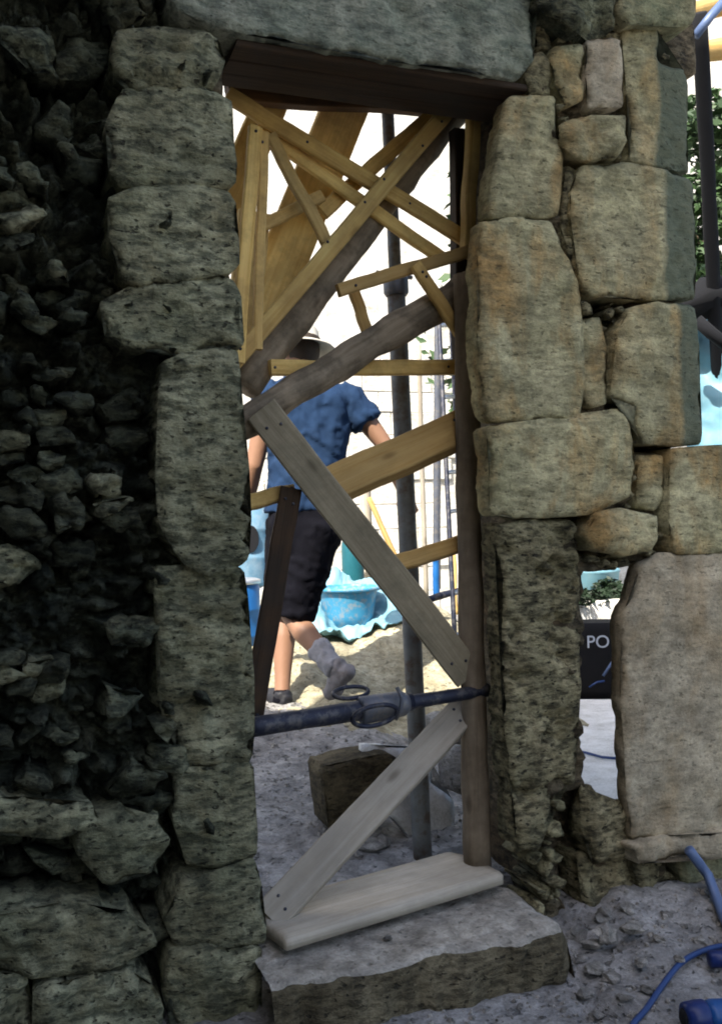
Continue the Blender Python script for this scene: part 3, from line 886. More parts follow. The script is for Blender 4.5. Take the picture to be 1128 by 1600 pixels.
lg = log('round_log', W(712, 178, 0.50), W(380, 604, 0.42), 0.040, 0.056, 'bark', None, 0.007)
settop(lg, 'thick dark round log slanting down left behind the yellow lattice', 'log')
lg = log('round_log', W(372, 668, 0.26), W(736, 447, 0.33), 0.043, 0.050, 'bark', None, 0.008)
settop(lg, 'bark covered round log slanting up right above the fresh pine beam', 'log')
lg = log('timber_post', W(744, 1352, 0.17), W(727, 430, 0.20), 0.040, 0.034, 'post', None, 0.005)
settop(lg, 'grey round timber post standing against the right jamb of the doorway', 'post')

plank('pine_beam', 'fresh pale pine beam sloping up right across the middle of the doorway', 'beam', 496, 764, 727, 660, 58, 0.24, 0.055, 'pine_fresh', -0.55)
plank('brace_plank', 'long weathered grey plank falling right from the round log to the steel bar', 'plank', 408, 640, 735, 1058, 52, 0.185, 0.035, 'grey_wood', 0.22, 0.16)
plank('short_board', 'short orange pine board by the left jamb beside the worker', 'board', 366, 786, 462, 766, 24, 0.26, 0.03, 'pine', -0.35)
plank('dark_brace', 'blackened timber leaning from the left jamb foot up to the short board', 'timber', 456, 762, 392, 1135, 34, 0.225, 0.05, 'dark_wood', 0.25)
plank('short_brace', 'short narrow pine board nailed between grey plank and right post', 'board', 612, 882, 730, 844, 26, 0.25, 0.03, 'pine_fresh', -0.4)
plank('diagonal_board', 'dusty pale board leaning up right from the sill to the steel bar', 'board', 420, 1432, 730, 1100, 52, 0.03, 0.03, 'pale_wood', -0.75, 0.20)

# sill board lying on the step
zs = 0.058
c4 = [G(422, 1474, zs - .006), G(782, 1364, zs), G(708, 1330, zs), G(404, 1412, zs - .006)]
a = (c4[0] + c4[3]) / 2; b = (c4[1] + c4[2]) / 2
L = (b - a).length; wd = 0.5 * ((c4[0] - c4[3]).length + (c4[1] - c4[2]).length)
X = (b - a).normalized(); Zu = Vector((0, 0, 1)); Zu = (Zu - X * Zu.dot(X)).normalized(); Yv = Zu.cross(X)
bm = bmesh.new()
NX, NY = 40, 10
top = []
for i in range(NX + 1):
    row = []
    for j in range(NY + 1):
        u, w_ = L * i / NX, wd * (j / NY - 0.5)
        er = 0.0
        if i in (0, NX): er = -0.002
        x = u + (0.012 * (1 - (2 * j / NY - 1) ** 2) if i == NX else 0) + 0.003 * fr(Vector((u * 30, w_ * 30, 2)))
        z = er + 0.0025 * fr(Vector((u * 6, w_ * 30, 3))) - (0.0018 if j in (0, NY) else 0)
        row.append((x, w_, z))
    top.append(row)
tv = [[bm.verts.new(p) for p in r] for r in top]
bv = [[bm.verts.new((p[0], p[1], -0.030)) for p in r] for r in top]
for i in range(NX):
    for j in range(NY):
        bm.faces.new((tv[i][j], tv[i + 1][j], tv[i + 1][j + 1], tv[i][j + 1]))
        bm.faces.new((bv[i][j], bv[i][j + 1], bv[i + 1][j + 1], bv[i + 1][j]))
for i in range(NX):
    bm.faces.new((tv[i][0], bv[i][0], bv[i + 1][0], tv[i + 1][0])); bm.faces.new((tv[i][NY], tv[i + 1][NY], bv[i + 1][NY], bv[i][NY]))
for j in range(NY):
    bm.faces.new((tv[0][j], tv[0][j + 1], bv[0][j + 1], bv[0][j])); bm.faces.new((tv[NX][j], bv[NX][j], bv[NX][j + 1], tv[NX][j + 1]))
bmesh.ops.recalc_face_normals(bm, faces=bm.faces)
mx = Matrix((X, Yv, Zu)).transposed().to_4x4(); mx.translation = a
o = link('sill_board', from_bm('sill_board', bm), M['pale_wood'], None, True, mx)
settop(o, 'thick dusty board lying flat across the doorstep', 'board')

# upright steel prop
sp = thing('steel_prop', 'upright steel prop standing behind the doorway with collar near its top', 'prop', W(660, 1345, 0.46))
pb, pt = W(661, 1352, 0.46), W(603, 120, 0.58)
mid = pb + (pt - pb) * 0.735
tube('outer_tube', [pb + (mid - pb) * k / 16 for k in range(17)], 0.0300, 'steel_rust', sp, 20, 0.0015)
tube('inner_tube', [mid + (pt - mid) * (k / 6) for k in range(7)], 0.0205, 'steel_rust', sp, 18, 0.001)
cl = tube('collar', [mid - (pt - pb).normalized() * 0.05, mid - (pt - pb).normalized() * 0.04, mid + (pt - pb).normalized() * 0.012, mid + (pt - pb).normalized() * 0.018], [0.034, 0.041, 0.041, 0.034], 'steel', sp, 20)
tube('locking_pin', [mid + Vector((-0.07, -0.01, 0.02)), mid + Vector((0.06, 0.005, 0.015))], 0.007, 'steel', cl, 8)
lathe('base_plate', [(0.0, 0.0), (0.075, 0.0), (0.075, 0.008), (0.0, 0.008)], 'steel_rust', sp, pb + Vector((0, 0, -0.008)), 4)

# horizontal adjustable bar wedged between the jambs
sb = thing('steel_bar', 'blue-grey adjustable steel bar with loop handles wedged across the doorway low down', 'bar', W(570, 1105, 0.12))
A_, B_ = W(384, 1138, 0.12), W(762, 1078, 0.16)
d_ = (B_ - A_)
tube('outer_tube', [A_ + d_ * 0.66 * k / 12 for k in range(13)], 0.0265, 'iron', sb, 20, 0.0015)
tube('inner_tube', [A_ + d_ * (0.62 + 0.38 * k / 8) for k in range(9)], 0.0195, 'iron', sb, 18, 0.0012)
c1 = A_ + d_ * 0.44; c2 = A_ + d_ * 0.64
nut = tube('screw_sleeve', [c1, c1 + (c2 - c1) * 0.04, c1 + (c2 - c1) * 0.9, c2], [0.030, 0.037, 0.037, 0.029], 'steel', sb, 20, 0.003)
def loop(center, u, v, ru, rv, r, parent, name='loop_handle', seg=34):
    pts = [center + u * math.cos(6.2832 * k / seg) * ru + v * math.sin(6.2832 * k / seg) * rv for k in range(seg + 1)]
    bm = bmesh.new(); tube_bm(bm, pts, r, 10, 0, 0, False); bmesh.ops.remove_doubles(bm, verts=bm.verts, dist=1e-4)
    bmesh.ops.recalc_face_normals(bm, faces=bm.faces)
    return link(name, from_bm(name, bm), M['iron'], parent)
dn = d_.normalized(); upv = Vector((0.0, -0.45, 0.9)).normalized(); upv = (upv - dn * upv.dot(dn)).normalized()
cm = W(586, 1118, 0.07)
loop(cm, dn, upv, 0.066, 0.034, 0.0065, nut)
loop(W(548, 1082, 0.18), dn, Vector((0, .75, .3)), 0.052, 0.036, 0.006, nut)
tube('wire_tie', [W(620, 1074, 0.10), W(628, 1090, 0.088), W(626, 1112, 0.09), W(618, 1124, 0.10)], 0.006, 'steel', sb, 8)

# ------------------------------------------------------------------ behind the sill: block, slab, rocks
def prism(name, pp, Y, th, mat, parent=None, lean=0.0, step=0.02, **k):
    poly = px_poly(pp, Y)
    z0 = min(p[1] for p in poly)
    me = stone_mesh(poly, Y, th, step=step, seed=random.random() * 30, **k)
    for v in me.vertices:
        v.co.y += lean * (v.co.z - z0)
    return link(name, me, M[mat], parent)
M['dark_block'] = stone_mat('earth_stained_block', (0.060, 0.048, 0.026), (0.130, 0.105, 0.062), (0.018, 0.014, 0.009), 0.7, None, 0, 0.8, 0.5, 0.0)
o = prism('stone_block', [(504, 1200), (560, 1187), (596, 1178), (618, 1180), (628, 1262), (560, 1290), (514, 1300)], 0.66, 0.16, 'dark_block', edge=0.006, rough=0.005, jag=0.003, r=0.04)
settop(o, 'dark earth stained square block on the ground behind the pale board', 'block')
o = prism('broken_slab', [(586, 1176), (640, 1182), (688, 1180), (694, 1216), (690, 1232), (722, 1258), (716, 1308), (684, 1345), (650, 1320), (604, 1264)], 0.60, 0.035, 'slab_white', lean=0.35, edge=0.004, rough=0.002, jag=0.003, r=0.05)
settop(o, 'broken white stone slab leaning behind the upright steel prop', 'slab')
o = prism('rough_rock', [(706, 1176), (738, 1168), (748, 1210), (730, 1246), (708, 1238)], 0.56, 0.10, 'frag', edge=0.03, rough=0.012, jag=0.006, bulge=0.02)
settop(o, 'rough grey rock beside the foot of the right post', 'rock')
o = prism('large_stone', [(676, 1130), (742, 1120), (752, 1180), (700, 1186)], 0.75, 0.12, 'frag', edge=0.03, rough=0.012, jag=0.006)
settop(o, 'pale stone behind the top end of the dusty diagonal board', 'rock')

def rock_mesh(r, seed, flat=0.6):
    bm = bmesh.new()
    bmesh.ops.create_icosphere(bm, subdivisions=2, radius=r)
    for v in bm.verts:
        d = v.co.normalized()
        v.co *= 1 + 0.6 * fr(d * 1.3 + Vector((seed, 0, 0)), 2) + 0.12 * fr(d * 4 + Vector((seed, 3, 0)), 2)
        v.co.z *= flat
    return from_bm('rock', bm)

rk = random.Random(5)
rocks = [rock_mesh(1.0, k * 3.7, rk.uniform(0.35, 0.7)) for k in range(9)]
M['rock'] = stone_mat('dusty_rock', (0.230, 0.215, 0.190), (0.350, 0.330, 0.300), (0.13, 0.12, 0.10), 0.4, None, 0, 0.8, 0.0, 0.25, 0.06)
for r_ in rocks: r_.materials.append(M['rock'])
def put_rock(name, p, r, label, cat, group, k=None):
    o = bpy.data.objects.new(name, rocks[rk.randrange(9) if k is None else k])
    o.location = (p[0], p[1], p[2]); o.scale = (r, r * rk.uniform(.7, 1), r * rk.uniform(.7, 1)); o.rotation_euler = (rk.uniform(-.3, .3), rk.uniform(-.3, .3), rk.random() * 6)
    col.objects.link(o)
    return tag(o, label, cat, group)
def onground(px, py):
    z = 0.0
    for _ in range(8):
        p = G(px, py, z); z = gz(p.x, p.y)
    return G(px, py, z)
for (x, y, r) in ((578, 1326, 0.042), (600, 1318, 0.030), (556, 1340, 0.022)):
    p = onground(x, y)
    put_rock('rubble_lump', (p.x, p.y, p.z + r * 0.3), r, {0.042: 'largest grey rubble lump behind the sill board left of the steel prop', 0.030: 'middle sized rubble lump nearest the steel prop foot', 0.022: 'smallest rubble lump just behind the sill board'}[r], 'rubble', 'rubble lumps behind the sill')
# broken stones on the floor at the lower right
for (x, y, r) in ((925, 1478, 0.030), (948, 1462, 0.034), (905, 1500, 0.022), (930, 1515, 0.028), (968, 1490, 0.022), (985, 1452, 0.030), (1000, 1505, 0.018),
                  (955, 1530, 0.026), (915, 1556, 0.026), (1030, 1470, 0.020), (1010, 1548, 0.017), (1060, 1500, 0.014), (975, 1560, 0.019), (930, 1588, 0.020),
                  (900, 1462, 0.028), (942, 1432, 0.030), (980, 1420, 0.026), (1040, 1430, 0.018), (1090, 1470, 0.015), (880, 1580, 0.012), (1045, 1540, 0.012),
                  (812, 1574, 0.009), (990, 1588, 0.014), (1070, 1450, 0.016)):
    p = onground(x, y)
    put_rock('broken_stone', (p.x, p.y, p.z + r * 0.15), r, 'pale broken stone lying on the dusty floor right of the doorstep', 'stone', 'broken stones on the floor')
p = G(606, 1468, 0.0)
put_rock('pebble', (p.x, p.y, p.z + 0.004), 0.012, 'small pebble on the doorstep in front of the sill board', 'pebble', None, 2)
# grit, too fine to count
bm = bmesh.new()
for k in range(2600):
    if k < 1500:
        x, y = rk.uniform(0.75, 2.6), rk.uniform(-0.85, -0.02)
        if x < 1.42 and y > -0.24: continue
    else:
        x, y = rk.uniform(0.5, 1.9), rk.uniform(0.5, 2.6)
    r_ = abs(rk.gauss(0, 1)) * 0.0045 + 0.003
    z = gz(x, y)
    vs = [bm.verts.new((x + r_ * rk.uniform(.6, 1.3) * math.cos(a_), y + r_ * rk.uniform(.6, 1.3) * math.sin(a_), z - 0.002)) for a_ in (0, 1.3, 2.5, 3.8, 5.1)]
    tp = [bm.verts.new((x + r_ * .55 * math.cos(a_), y + r_ * .55 * math.sin(a_), z + r_ * rk.uniform(.4, .9))) for a_ in (0.3, 2.4, 4.5)]
    bm.faces.new(tp)
    for i in range(5):
        bm.faces.new((vs[i], vs[(i + 1) % 5], tp[min(2, i * 3 // 5)]))
    bm.faces.new((vs[1], tp[1], tp[0])); bm.faces.new((vs[3], tp[2], tp[1])); bm.faces.new((vs[4], tp[0], tp[2]))
o = link('grit', from_bm('grit', bm), M['frag'], None, False)
tag(o, 'fine stone grit scattered over the dusty ground', 'grit', None, 'stuff')

# ------------------------------------------------------------------ courtyard: heap, tarp, tub, drums
HC = D(640, 900, 6.3); HC.z = 0
def hz(x, y):
    dx, dy = (x - HC.x) / (1.35 if x < HC.x else 0.42), (y - HC.y) / 1.5
    d2 = dx * dx + dy * dy
    s_ = max(0, min(1, (y - 0.2) / 1.8))
    b0 = -0.06 + 0.20 * s_ * s_ * (3 - 2 * s_) * (1 if x < 1.55 else max(0, 1 - (x - 1.55) / 0.4))
    h = b0 + 0.60 * math.exp(-d2 * 1.45) - 0.05 * max(0, d2 - 1.2)
    return h + 0.03 * fr(Vector((x * 3, y * 3, 2))) + 0.015 * fr(Vector((x * 14, y * 14, 7)))
n_ = 90
vv, ff = [], []
for j in range(n_ + 1):
    for i in range(n_ + 1):
        x, y = HC.x - 2.3 + 3.1 * i / n_, HC.y - 2.3 + 4.6 * j / n_
        vv.append((x, y, hz(x, y) + 0.008 * fr(Vector((x * 40, y * 40, 3)))))
ff = [(j * (n_ + 1) + i, j * (n_ + 1) + i + 1, (j + 1) * (n_ + 1) + i + 1, (j + 1) * (n_ + 1) + i) for j in range(n_) for i in range(n_)]
o = link('gravel_heap', mesh('gravel_heap', vv, ff), M['sand'])
tag(o, 'sunlit heap of pale yellow gravel behind the walking worker', 'heap')

def onheap(px, py):
    p = D(px, py, 5.0)
    for dpt in [4.6 + 0.01 * k for k in range(300)]:
        p = D(px, py, dpt)
        if p.z <= max(hz(p.x, p.y), gz(p.x, p.y)): break
    return p
tb = onheap(545, 978)
tr = 0.19
tub = thing('mixing_tub', 'bright cyan plastic tub standing on the pale blue tarp', 'tub', tb)
lathe('bowl', [(0.0, 0.0), (tr * 0.72, 0.0), (tr * 0.80, 0.07), (tr * 0.90, 0.20), (tr * 0.94, 0.225), (tr * 0.90, 0.225), (tr * 0.84, 0.18), (tr * 0.70, 0.02), (0.0, 0.015)], 'cyan', tub, tb, 40, None, 0.003)
loop_pts = [tb + Vector((math.cos(6.2832 * k / 40) * tr, math.sin(6.2832 * k / 40) * tr, 0.224)) for k in range(41)]
bm = bmesh.new(); tube_bm(bm, loop_pts, 0.012, 8, 0, 0, False); bmesh.ops.recalc_face_normals(bm, faces=bm.faces)
link('rim', from_bm('rim', bm), M['cyan'], tub)
# crumpled tarp
vv = []
ng = 70
t0 = tb + Vector((0.02, 0.05, 0))
for j in range(ng + 1):
    for i in range(ng + 1):
        u, v2 = i / ng * 2 - 1, j / ng * 2 - 1
        x = t0.x + u * 0.33 + 0.05 * fr(Vector((v2 * 2, u, 4)))
        y = t0.y + 0.10 + v2 * 0.40 + 0.05 * fr(Vector((u * 2, v2, 6)))
        ridge = abs(fr(Vector((u * 2.2 + v2, v2 * 1.6 - u * .5, 1.5)), 3))
        lump = 0.26 * math.exp(-((u + 0.05) ** 2 * 3.5 + (v2 - 0.62) ** 2 * 9)) + 0.16 * math.exp(-((u + 0.72) ** 2 * 16 + (v2 + 0.1) ** 2 * 4)) + 0.13 * math.exp(-((u - 0.70) ** 2 * 10 + (v2 - .1) ** 2 * 5))
        vv.append((x, y, hz(x, y) + 0.012 + 0.085 * ridge * (0.4 + 0.6 * min(1, u * u + v2 * v2)) + lump))
ff = [(j * (ng + 1) + i, j * (ng + 1) + i + 1, (j + 1) * (ng + 1) + i + 1, (j + 1) * (ng + 1) + i) for j in range(ng) for i in range(ng)]
o = link('crumpled_tarp', mesh('tarp', vv, ff), M['tarp'])
sm = o.modifiers.new('thick', 'SOLIDIFY'); sm.thickness = 0.004
tag(o, 'crumpled pale blue tarp spread over the gravel heap under the tub', 'tarp')

def drum(name, label, cat, px, py, depth, r, h, mat, extra=True):
    p = D(px, py, depth)
    t_ = thing(name, label, cat, p)
    prof = [(0.0, 0.0), (r * .94, 0.0), (r, 0.02), (r, h * .3), (r * 1.03, h * .32), (r * 1.03, h * .35), (r, h * .37), (r, h * .64), (r * 1.03, h * .66), (r * 1.03, h * .69), (r, h * .71), (r, h - 0.02), (r * .94, h), (0.0, h)]
    lathe('body', prof, mat, t_, p, 36)
    if extra:
        lathe('lid', [(0.0, h + .002), (r * 1.04, h + .002), (r * 1.04, h + 0.022), (r * .9, h + 0.03), (0.0, h + 0.032)], 'alu', t_, p, 36)
    return t_, p
drum('blue_drum', 'dark blue plastic drum just past the left jamb behind the worker', 'drum', 366, 1032, 5.7, 0.155, 0.44, 'blue')
t_, p = drum('pale_barrel', 'faded pale blue barrel with round black opening behind the worker', 'barrel', 392, 914, 6.2, 0.135, 0.52, 'paleblue', False)
op = p - FW * 0.128 + RT * 0.02 + Vector((0, 0, 0.29))
bm = bmesh.new()
ring = [bm.verts.new(op + RT * 0.05 * math.cos(k * .3927) + UP * 0.085 * math.sin(k * .3927) - FW * 0.012) for k in range(16)]
rin = [bm.verts.new(op + RT * 0.05 * math.cos(k * .3927) + UP * 0.085 * math.sin(k * .3927) + FW * 0.03) for k in range(16)]
bm.faces.new(ring)
for k in range(16): bm.faces.new((ring[k], ring[(k + 1) % 16], rin[(k + 1) % 16], rin[k]))
bmesh.ops.recalc_face_normals(bm, faces=bm.faces)
link('opening', from_bm('opening', bm), M['black'], t_, False)
# plinth carrying the barrel
pz = p
tag(rough_box('stone_plinth', (pz.x - 0.28, pz.y - 0.12, 0.05), (pz.x + 0.17, pz.y + 0.22, pz.z - 0.002), 0.06, 'white_stone', None, 0.008), 'low pale stone plinth under the faded blue barrel', 'plinth')

p = onheap(552, 930); p = D(552, 906, 6.9); p.z = hz(p.x, p.y) - 0.02
gc = thing('gas_cylinder', 'slim teal cylinder standing behind the cyan tub', 'cylinder', p)
lathe('body', [(0.0, 0.0), (0.07, 0.0), (0.078, 0.02), (0.078, 0.50), (0.06, 0.58), (0.028, 0.62), (0.0, 0.62)], 'teal', gc, p, 28)
lathe('valve', [(0.0, 0.62), (0.02, 0.62), (0.02, 0.68), (0.03, 0.685), (0.03, 0.71), (0.0, 0.712)], 'alu', gc, p, 14)
def pole(name, label, x0, y0, x1, y1, d0, d1, r, mat, cat='pole'):
    o = log(name, D(x0, y0, d0), D(x1, y1, d1), r, r * 0.95, mat, None, 0.001, 0.004, 14, 12)
    return settop(o, label, cat)
pole('pale_post', 'pale upright timber post left of the steel prop beyond the heap', 574, 905, 570, 730, 7.2, 7.2, 0.045, 'pale_wood', 'post')
pole('leaning_stick', 'pale stick leaning left behind the grey brace plank', 622, 880, 576, 778, 7.0, 7.1, 0.020, 'pine_fresh', 'stick')
pole('scaffold_pole', 'thin beige scaffold pole standing just right of the steel prop', 666, 940, 654, 540, 6.4, 6.4, 0.016, 'pale_wood')
pole('scaffold_pole', 'blue-grey scaffold tube standing left of the ladder', 682, 920, 684, 480, 6.2, 6.2, 0.024, 'steel')
pole('tool_handle', 'orange-brown tool handle standing at the ladder foot', 712, 960, 708, 866, 5.7, 5.8, 0.014, 'pine', 'handle')
pole('dark_rail', 'short dark blue rail lying in front of the ladder', 655, 940, 722, 922, 5.35, 5.5, 0.020, 'iron', 'rail')
pole('blue_pipe', 'short blue pipe end beside the ladder foot', 681, 930, 680, 872, 5.7, 5.7, 0.020, 'blue', 'pipe')
# ladder
la0, la1 = D(712, 1030, 5.0), D(684, 470, 5.6)
lc0, lc1 = D(729, 1024, 5.3), D(703, 470, 5.9)
ld = thing('ladder', 'narrow metal ladder seen edge-on near the right post', 'ladder', (la0 + lc0) / 2)
tube('rail', [la0 + (la1 - la0) * k / 8 for k in range(9)], 0.013, 'iron', ld, 10)
tube('rail', [lc0 + (lc1 - lc0) * k / 8 for k in range(9)], 0.013, 'iron', ld, 10)
for k in range(9):
    u = 0.06 + k * 0.108
    tube('rung', [la0 + (la1 - la0) * u, lc0 + (lc1 - lc0) * u], 0.012, 'alu', ld, 10)

# ------------------------------------------------------------------ house beyond the courtyard
HY = 7.4
hs_ = thing('pale_house', 'sunlit white house wall beyond the courtyard', 'house', (4.0, HY, 0))
rough_box('wall', (-3.0, HY - 0.055, -0.4), (9.0, HY + 0.5, 8.5), 0.5, 'white_stone', hs_, 0.004)
hb = random.Random(9)
bmesh_blocks = []
for k in range(4):
    bm = bmesh.new(); bmesh.ops.create_cube(bm, size=1.0)
    bmesh.ops.bevel(bm, geom=list(bm.edges), offset=0.03, segments=1, affect='EDGES')
    for v in bm.verts: v.co += Vector((0, 0.08 * fr(v.co * 2 + Vector((k * 9, 0, 0))), 0.03 * fr(v.co * 2 + Vector((k * 9, 5, 0)))))
    me = from_bm('wall_block', bm); me.materials.append(M['white_stone']); bmesh_blocks.append(me)
z = 0.0
while z < 2.7:
    h = hb.uniform(0.17, 0.27)
    x = 1.2 + hb.uniform(-.2, 0)
    while x < 4.6:
        l = hb.uniform(0.28, 0.6)
        o = bpy.data.objects.new('wall_block', hb.choice(bmesh_blocks))
        o.scale = (l - 0.007, 0.12, h - 0.007)
        o.location = (x + l / 2, HY - 0.02 + hb.uniform(-.012, .012), z + h / 2)
        col.objects.link(o); o.parent = hs_; o.matrix_parent_inverse = Matrix.Translation(-hs_.location)
        x += l
    z += h

# ------------------------------------------------------------------ seen through the slit
pv = [G(880, 1260, 0.02), G(1010, 1262, 0.02), G(1030, 1092, 0.02), G(870, 1092, 0.02)]
bm = bmesh.new()
tp = [bm.verts.new(p) for p in pv]; bt = [bm.verts.new(p - Vector((0, 0, 0.10))) for p in pv]
bm.faces.new(tp); bm.faces.new(bt[::-1])
for k in range(4): bm.faces.new((tp[k], bt[k], bt[(k + 1) % 4], tp[(k + 1) % 4]))
bmesh.ops.recalc_face_normals(bm, faces=bm.faces)
bmesh.ops.bevel(bm, geom=list(bm.edges), offset=0.012, segments=2, affect='EDGES')
o = link('paving_slab', from_bm('paving_slab', bm), M['slab_white'], None, False)
settop(o, 'large white paving slab seen through the slit window', 'slab')
pts = [(890, 1172), (915, 1176), (940, 1183), (975, 1186), (1010, 1180)]
tube('thin_cable', [G(x, y, 0.03) for x, y in pts], 0.006, 'cable', None, 8)
settop(bpy.data.objects['thin_cable'], 'thin dark cable lying on the white slab behind the slit', 'cable')
zb = 0.0
db = (CAM.z - 0.0) * F / (1090 - 792)
bg_ = thing('black_sack', 'black builders sack printed PO seen through the slit window', 'sack', D(945, 1090, db))
bm = bmesh.new()
bmesh.ops.create_cube(bm, size=1.0)
bmesh.ops.subdivide_edges(bm, edges=list(bm.edges), cuts=9, use_grid_fill=True)
hh = 118 * db / F
c0 = D(940, 1090, db)
for v in bm.verts:
    x, y, z = v.co
    k = 1 - 0.10 * max(0, z) ** 2 * 4 - 0.05
    rr = (abs(2 * x) ** 4 + abs(2 * y) ** 4 + abs(2 * z) ** 6) ** 0.25
    s_ = 1 / max(1.0, rr * 0.9)
    p = c0 + RT0 * (x * 0.40 * k * s_ * 1.1) + Vector((FW.x, FW.y, 0)) * (y * 0.26 * k * s_ + 0.14) + Vector((0, 0, (z + .5) * hh - 0.01))
    p += Vector((1, -1, 0)) * 0.016 * fr(Vector((x * 3, y * 3, z * 2)))
    v.co = p
link('body', from_bm('body', bm), M['black'], bg_)
cu = bpy.data.curves.new('lettering', 'FONT'); cu.body = 'PO'; cu.size = 0.10; cu.extrude = 0.001; cu.align_x = 'CENTER'
to = bpy.data.objects.new('tmp', cu); col.objects.link(to)
dg = bpy.context.evaluated_depsgraph_get()
tm = bpy.data.meshes.new_from_object(to.evaluated_get(dg)); bpy.data.objects.remove(to)
mx = Matrix((RT0, UP0, -Vector((FW.x, FW.y, 0)))).transposed().to_4x4()
mx.translation = D(934, 1012, db - 0.03)
link('lettering', tm, M['print'], bg_, False, mx)
tube('strap', [D(942, 1056, db - .05), D(955, 1036, db - .06), D(974, 1012, db - .04), D(985, 1000, db)], 0.008, 'hose', bg_, 8)
tube('strap', [D(920, 1074, db - .05), D(932, 1066, db - .055), D(944, 1064, db - .05)], 0.006, 'cable', bg_, 8)
o = tube('blue_bottle', [D(908, 1062, db - .2), D(908, 1058, db - .2), D(911, 1036, db - .2), D(912, 1024, db - .2), D(912, 1016, db - .2)], [0.03, 0.034, 0.034, 0.02, 0.012], 'navy', None, 16)
bpy.data.objects.remove(o)
lw0 = D(880, 1000, 6.5)
o = rough_box('low_wall', (lw0.x - 0.2, lw0.y - 0.05, -0.1), (lw0.x + 1.6, lw0.y + 0.35, 0.46), 0.07, 'white_stone', None, 0.012)
settop(o, 'low pale stone wall behind the black sack', 'wall')
cb = D(925, 905, 7.2)
o = lathe('cyan_bin', [(0.0, -0.5), (0.15, -0.5), (0.19, 0.05), (0.20, 0.06), (0.19, 0.08), (0.10, 0.11), (0.0, 0.115)], 'tarp', None, cb, 30)
settop(o, 'pale cyan lidded bin behind the low wall seen through the slit', 'bin')

# ------------------------------------------------------------------ plants and trees
def leaves(bm, c, rad, n, size, rnd, flat=1.0):
    cl_ = [(Vector((rnd.gauss(0, .5), rnd.gauss(0, .5), rnd.gauss(0, .5))), rnd.uniform(.25, .5)) for _ in range(16)]
    for _ in range(n):
        q, s_ = rnd.choice(cl_)
        d = Vector((rnd.gauss(0, 1), rnd.gauss(0, 1), rnd.gauss(0, 1))).normalized() * s_ * rnd.random() ** .4
        p = c + Vector(((q.x + d.x) * rad, (q.y + d.y) * rad, (q.z + d.z) * rad * flat))
        u = Vector((rnd.gauss(0, 1), rnd.gauss(0, 1), rnd.gauss(0, .5))).normalized()
        w_ = u.cross(Vector((rnd.gauss(0, 1), rnd.gauss(0, 1), rnd.gauss(0, 1)))).normalized()
        s2 = size * rnd.uniform(.6, 1.3)
        vs = [bm.verts.new(p + x) for x in (-u * s2, w_ * s2 * .45, u * s2, -w_ * s2 * .45)]
        bm.faces.new(vs)
rn = random.Random(3)
def tree(label, base, h, rad, n, size):
    t_ = thing('leafy_tree', label, 'tree', base)
    tr_ = tube('trunk', [base + Vector((0.05 * fr(Vector((k, base.x, 0))), 0.05 * fr(Vector((k, base.x, 3))), h * 0.85 * k / 8)) for k in range(9)], [0.13 * (1 - 0.09 * k) for k in range(9)], 'bark', t_, 12, 0.01)
    for k in range(6):
        an = k * 1.05 + rn.random(); z0 = h * rn.uniform(.4, .7)
        tube('limb', [base + Vector((0, 0, z0)), base + Vector((math.cos(an) * rad * .35, math.sin(an) * rad * .35, z0 + rad * .25)), base + Vector((math.cos(an) * rad * .7, math.sin(an) * rad * .7, z0 + rad * .55))], [0.05, 0.035, 0.012], 'bark', tr_, 8)
    bm = bmesh.new(); leaves(bm, base + Vector((0, 0, h * 0.82)), rad, n, size, rn)
    link('crown', from_bm('crown', bm), M['leaf'], t_, False)
q = D(1200, 200, 7.6)
tree('leafy green tree beyond the right end of the wall', Vector((q.x, q.y, 0)), 3.9, 1.75, 17000, 0.06)
q = D(1185, 250, 6.4)
tree('young dense tree close behind the black pole at the right edge', Vector((q.x, q.y, 0)), 3.3, 0.62, 9000, 0.045)
bp_ = D(940, 922, 6.75)
bs = thing('dark_shrub', 'dark green shrub growing behind the low wall seen through the slit', 'shrub', Vector((bp_.x, bp_.y, 0)))
bm = bmesh.new(); leaves(bm, Vector((bp_.x, bp_.y, bp_.z - 0.02)), 0.24, 2600, 0.028, rn, 0.55)
M['dark_leaf'] = plain_mat('dark_leaf', (0.010, 0.024, 0.009), 0.6)
link('foliage', from_bm('foliage', bm), M['dark_leaf'], bs, False)
tube('stem', [Vector((bp_.x, bp_.y, 0)), Vector((bp_.x + .01, bp_.y, bp_.z))], [0.015, 0.008], 'bark', bs, 8)

# ------------------------------------------------------------------ beyond the broken right end of the wall
o = log('dark_pole', D(1136, 900, 5.6), D(1092, 20, 4.1), 0.034, 0.032, 'black', None, 0.002, 0.004)
settop(o, 'blackened pole leaning behind the right end of the wall', 'pole')
o = log('cut_log', D(1080, 82, 4.3), D(1330, 50, 4.6), 0.045, 0.045, 'pine_fresh', None, 0.004)
settop(o, 'pale cut log lying across the black pole at the top right corner', 'log')
o = log('cut_log', D(1070, 24, 4.3), D(1330, -50, 4.6), 0.045, 0.045, 'pine_dull', None, 0.004)
settop(o, 'upper pale log cropped by the top right corner', 'log')
o = tube('grey_pipe', [D(1086, 56, 4.05), D(1110, 25, 4.05), D(1150, -20, 4.1)], 0.018, 'hose', None, 12)
settop(o, 'grey-blue pipe slanting in front of the logs at top right', 'pipe')
vv = []
nu, nv = 44, 40
for j in range(nv + 1):
    for i in range(nu + 1):
        p = D(1070 + i / nu * 420, 488 + j / nv * 300, 4.9)
        fo = 0.05 * math.sin(i * 0.55 + 1.2 * fr(Vector((j * .1, i * .05, 1)))) + 0.04 * fr(Vector((i * .2, j * .2, 3)))
        vv.append(p + FW * fo)
